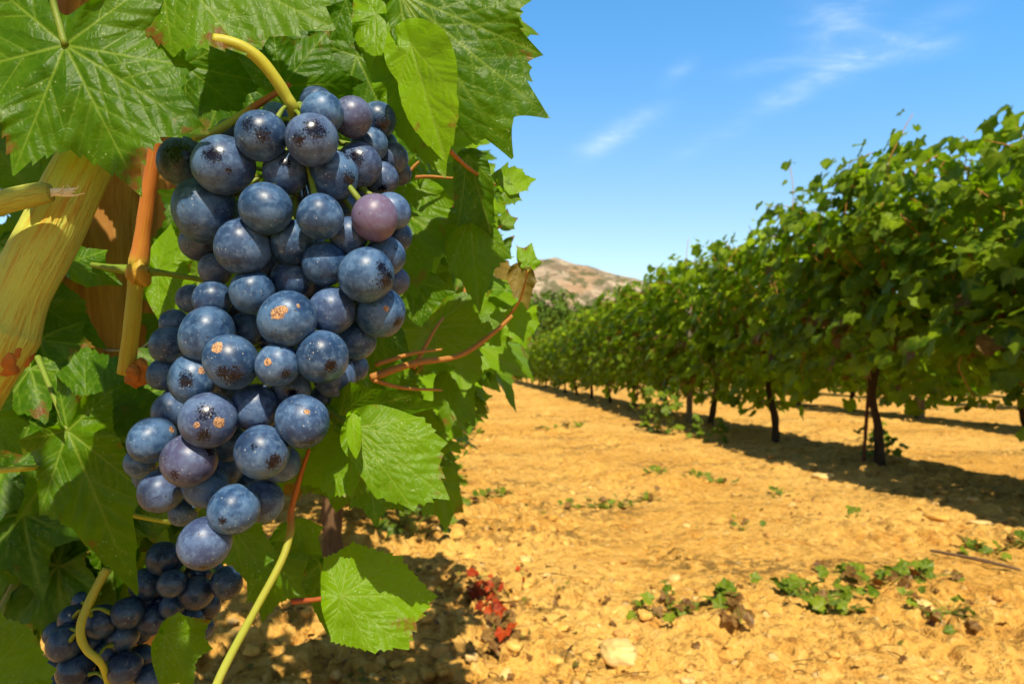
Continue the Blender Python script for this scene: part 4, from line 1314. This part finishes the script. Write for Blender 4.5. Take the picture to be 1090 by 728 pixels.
# gravel and crumbs
rng = np.random.default_rng(8)
mb = MB()
base = [rock(700 + k, 1, .75, .5, 11, 8, .75) for k in range(6)]
for k in range(5200):
    r = 1.25 * (14 ** rng.random() ** .9); a = rng.uniform(-.75, .72)
    x, y = r * math.sin(a), r * math.cos(a)
    L = lat(x, y)
    near = math.exp(-((L + .1) / .5) ** 2) + .6 * math.exp(-((L - 2.6) / .5) ** 2)
    if rng.random() > .35 + near: continue
    s = .003 + .014 * rng.random() ** 3.5 * (1 + near * .6)
    s *= 1 + r * .06
    v, q, t_ = base[k % 6]
    an = rng.random() * 6.28
    Rm = np.array([[math.cos(an), -math.sin(an), 0], [math.sin(an), math.cos(an), 0], [0, 0, 1]])
    mb.add((v * s) @ Rm.T + [x, y, gz(x, y) + s * .2], q, t_, rnd=rng.random())
o = link('gravel', mb.mesh('gravel', M['clod']))
tag(o, 'loose crumbs of dry earth and small stones strewn over the track', 'gravel', kind='stuff')

# dry litter: fallen leaves and stalk bits, mostly at the feet of the rows
mb = MB()
flat = [template(600 + k, 16, 2, teeth=0) for k in range(4)]
for k in range(3200):
    r = 1.3 * (12 ** rng.random()); a = rng.uniform(-.7, .72)
    x, y = r * math.sin(a), r * math.cos(a)
    L = lat(x, y)
    near = math.exp(-((L + .05) / .38) ** 2) + .8 * math.exp(-((L - 2.65) / .45) ** 2)
    band = vnoise(np.array([x * .8]), np.array([y * 1.6]), 55)[0] > .70
    if rng.random() > (.07 + near * .95 + (.40 if band else 0)): continue
    s = rng.uniform(.005, .019)
    pos = np.array([x, y, gz(x, y) + .004 + s * .25])
    put_leaf(mb, flat[k % 4], pos, rng.normal(size=3), np.array([rng.normal() * .5, rng.normal() * .5, 1]), s, rng.random(), 1.0 if rng.random() < .6 else .55)
for k in range(240):
    r = 1.4 * (9 ** rng.random()); a = rng.uniform(-.5, .7)
    x, y = r * math.sin(a), r * math.cos(a); an = rng.random() * 3.14; ln = rng.uniform(.02, .09)
    dx, dy = math.cos(an) * ln / 2, math.sin(an) * ln / 2
    z = gz(x, y) + .006
    v, q, t_, al, tco = tube([(x - dx, y - dy, z), (x + rng.normal() * .004, y, z + .004), (x + dx, y + dy, z)], .0012 + .0006 * rng.random(), 5, 5)
    mb.add(v, q, t_, vein=0, edge=0, tint=0, dead=.9, leafco=v)
o = link('leaf_litter', mb.mesh('leaf_litter', M['weed']))
tag(o, 'dry fallen vine leaves and bits of stalk scattered on the soil', 'litter', kind='stuff')


def weed(spots_, label, name='weed', green=.8, seed=0, stem=True, cat='weed', size=(.016, .030), group='low weeds on the track', deadp=.25, mat='weed', up=.3, spread=.022):
    rg = np.random.default_rng(seed)
    pts = [ground_at(px, py) for px, py, n in spots_]
    org = pts[0]
    root = bpy.data.objects.new(name, None); COL.objects.link(root); root.location = org; root.empty_display_size = .05
    tag(root, label, cat, group)
    mb = MB(); sm = MB()
    for (px, py, n), p0 in zip(spots_, pts):
        for k in range(n):
            off = rg.normal(size=2) * spread * (1 + n / 16)
            x, y = p0[0] + off[0], p0[1] + off[1] * 1.2
            pos = np.array([x, y, gz(x, y) + .006 + rg.random() * .03 * up / .3])
            dd = 1.0 if rg.random() < deadp else 0.0
            put_leaf(mb, MIDW[int(rg.integers(len(MIDW)))], pos - org, rg.normal(size=3) + [0, 0, .2], np.array([rg.normal() * .5, -.35 + rg.normal() * .5, .8]), rg.uniform(*size), np.clip(green * rg.random(), 0, 1), dd)
            add_tube(sm, [p0 - org, (pos + p0) / 2 - org + [0, 0, .006], pos - org], [.0012, .0007], 5, 5)
    if len(pts) > 1:
        add_tube(sm, [p - org + [0, 0, .006] for p in pts], .0018, 30, 6, .1)
    link('leaves', mb.mesh('leaves', M[mat]), root)
    link('stems', sm.mesh('stems', M['petiole_green']), root)
    return root


MIDW = [template(650 + k, 36, 3, teeth=.05) for k in range(4)]
weed([(690, 658, 6), (712, 653, 9), (730, 650, 10), (765, 655, 5)], 'left part of the creeping weed trail in the foreground, half dried', seed=1, deadp=.4, size=(.018, .03))
weed([(770, 655, 4), (768, 662, 3)], 'single bright green leaf clump in the weed trail above a brown dead leaf', seed=2, deadp=0, green=.7, size=(.03, .042))
weed([(840, 640, 14), (862, 648, 16), (888, 645, 16), (900, 656, 8)], 'bright green middle clump of the weed trail', seed=3, deadp=.05, green=.9, size=(.02, .036))
weed([(910, 622, 14), (938, 628, 8), (962, 624, 6), (984, 622, 12)], 'upper right clump of the weed trail with brown and green leaves', seed=4, deadp=.35, size=(.02, .036))
weed([(990, 660, 10), (1012, 662, 10)], 'small weed of dull leaves below the right end of the trail', seed=5, deadp=.4, size=(.014, .026))
weed([(788, 676, 5), (790, 670, 4)], 'crumpled grey-brown dead leaf lying below the weed trail', name='dead_leaf', cat='dead leaf', seed=6, deadp=1, size=(.03, .045), group='dead leaves on the track')
weed([(828, 526, 10)], 'small green tuft on the track left of the shadow', seed=7, deadp=.1, size=(.014, .024))
weed([(910, 552, 9)], 'small dull tuft under the shadow of the right row', seed=8, deadp=.3, size=(.014, .024))
weed([(790, 566, 7)], 'little dark dried tuft in the middle right of the track', seed=9, deadp=.6, size=(.014, .022))
weed([(1030, 582, 8), (1050, 588, 8), (1080, 582, 12)], 'low green weeds at the right edge beside the stick', seed=10, deadp=.15, size=(.018, .032))
weed([(610, 540, 9), (640, 537, 12), (660, 538, 10), (690, 532, 12)], 'band of dull low weeds across the track in the middle distance', seed=11, deadp=.35, size=(.016, .03))
weed([(520, 537, 10), (535, 532, 8), (505, 545, 8)], 'dark weeds at the left edge of the track by the shade', seed=12, deadp=.3, green=.4, size=(.016, .03))
weed([(700, 508, 8), (740, 510, 10), (765, 514, 8)], 'faint line of low weeds near the right row', seed=13, deadp=.3, size=(.02, .035))
weed([(575, 458, 10), (600, 456, 12), (615, 455, 8)], 'far band of low weeds across the track', seed=14, deadp=.3, size=(.03, .05))
weed([(935, 478, 18), (945, 490, 14), (925, 492, 12)], 'leafy green suckers growing round the foot of the tallest vine', seed=15, deadp=0, green=.6, size=(.03, .05), up=2.0, name='vine_sucker', cat='vine shoot')
weed([(700, 460, 26), (690, 455, 20), (712, 462, 20)], 'bushy green growth at the foot of the right row left of the grey post', seed=16, deadp=0, green=.6, size=(.05, .08), up=4.0, name='vine_sucker', cat='vine shoot')
weed([(765, 472, 16), (745, 468, 14)], 'green growth at the foot of the trunk right of the grey post', seed=17, deadp=0, green=.5, size=(.04, .06), up=2.0, name='vine_sucker', cat='vine shoot')

weed([(440, 590, 20), (425, 575, 20), (450, 565, 14)], 'dark green undergrowth at the foot of the left row, behind the lowest leaf', seed=31, deadp=.05, green=.4, size=(.028, .045), up=2.2, name='vine_sucker', cat='vine shoot', spread=.03)
weed([(465, 530, 18), (478, 510, 18), (470, 545, 12)], 'green undergrowth in shade at the left edge of the track', seed=32, deadp=.2, green=.4, size=(.028, .045), up=1.6, name='vine_sucker', cat='vine shoot', spread=.03)
weed([(492, 480, 14), (500, 462, 14), (486, 470, 12)], 'farther green undergrowth where the left row meets the track', seed=33, deadp=.2, green=.4, size=(.035, .06), up=1.6, name='vine_sucker', cat='vine shoot', spread=.04)
# scarlet dead shoot
red = leaf_material('scarlet_dead_leaf', (.16, .010, .003), (.42, .050, .006), (.4, .10, .02), (.4, .04, .005), .18, 0.6, False, .5)
M['red'] = red
r0 = weed([(508, 650, 9), (522, 655, 13), (530, 668, 10), (524, 676, 8)], 'bright red withered leaves lying at the left edge of the track', name='withered_shoot', cat='withered shoot', seed=21, deadp=.1, size=(.016, .030), group=None, mat='red', up=.45, spread=.008)
r1 = weed([(530, 688, 10), (540, 700, 12), (534, 706, 6)], 'dark red and brown withered leaves below the bright red ones', name='withered_shoot', cat='withered shoot', seed=22, deadp=.75, size=(.018, .032), group=None, mat='red', up=.4, spread=.008)
weed([(556, 620, 3)], 'tiny red leaf lying right of the withered red shoot', name='dead_leaf', cat='dead leaf', seed=23, deadp=.1, size=(.010, .016), group='dead leaves on the track', mat='red')
weed([(508, 640, 3)], 'small orange-red leaf just above the withered red shoot', name='dead_leaf', cat='dead leaf', seed=24, deadp=.3, size=(.010, .014), group='dead leaves on the track', mat='red')

# stick
a = ground_at(990, 592); b = ground_at(1086, 612)
mb = MB()
add_tube(mb, [a - a + [0, 0, .012], (b - a) * .5 + [.004, 0, .016], b - a + [0, 0, .012]], [.0045, .006, .005], 24, 8, .3, 3)
o = link('stick', mb.mesh('stick', M['stick']), None, a)
tag(o, 'bare brown stick lying on the soil near the right edge', 'stick')
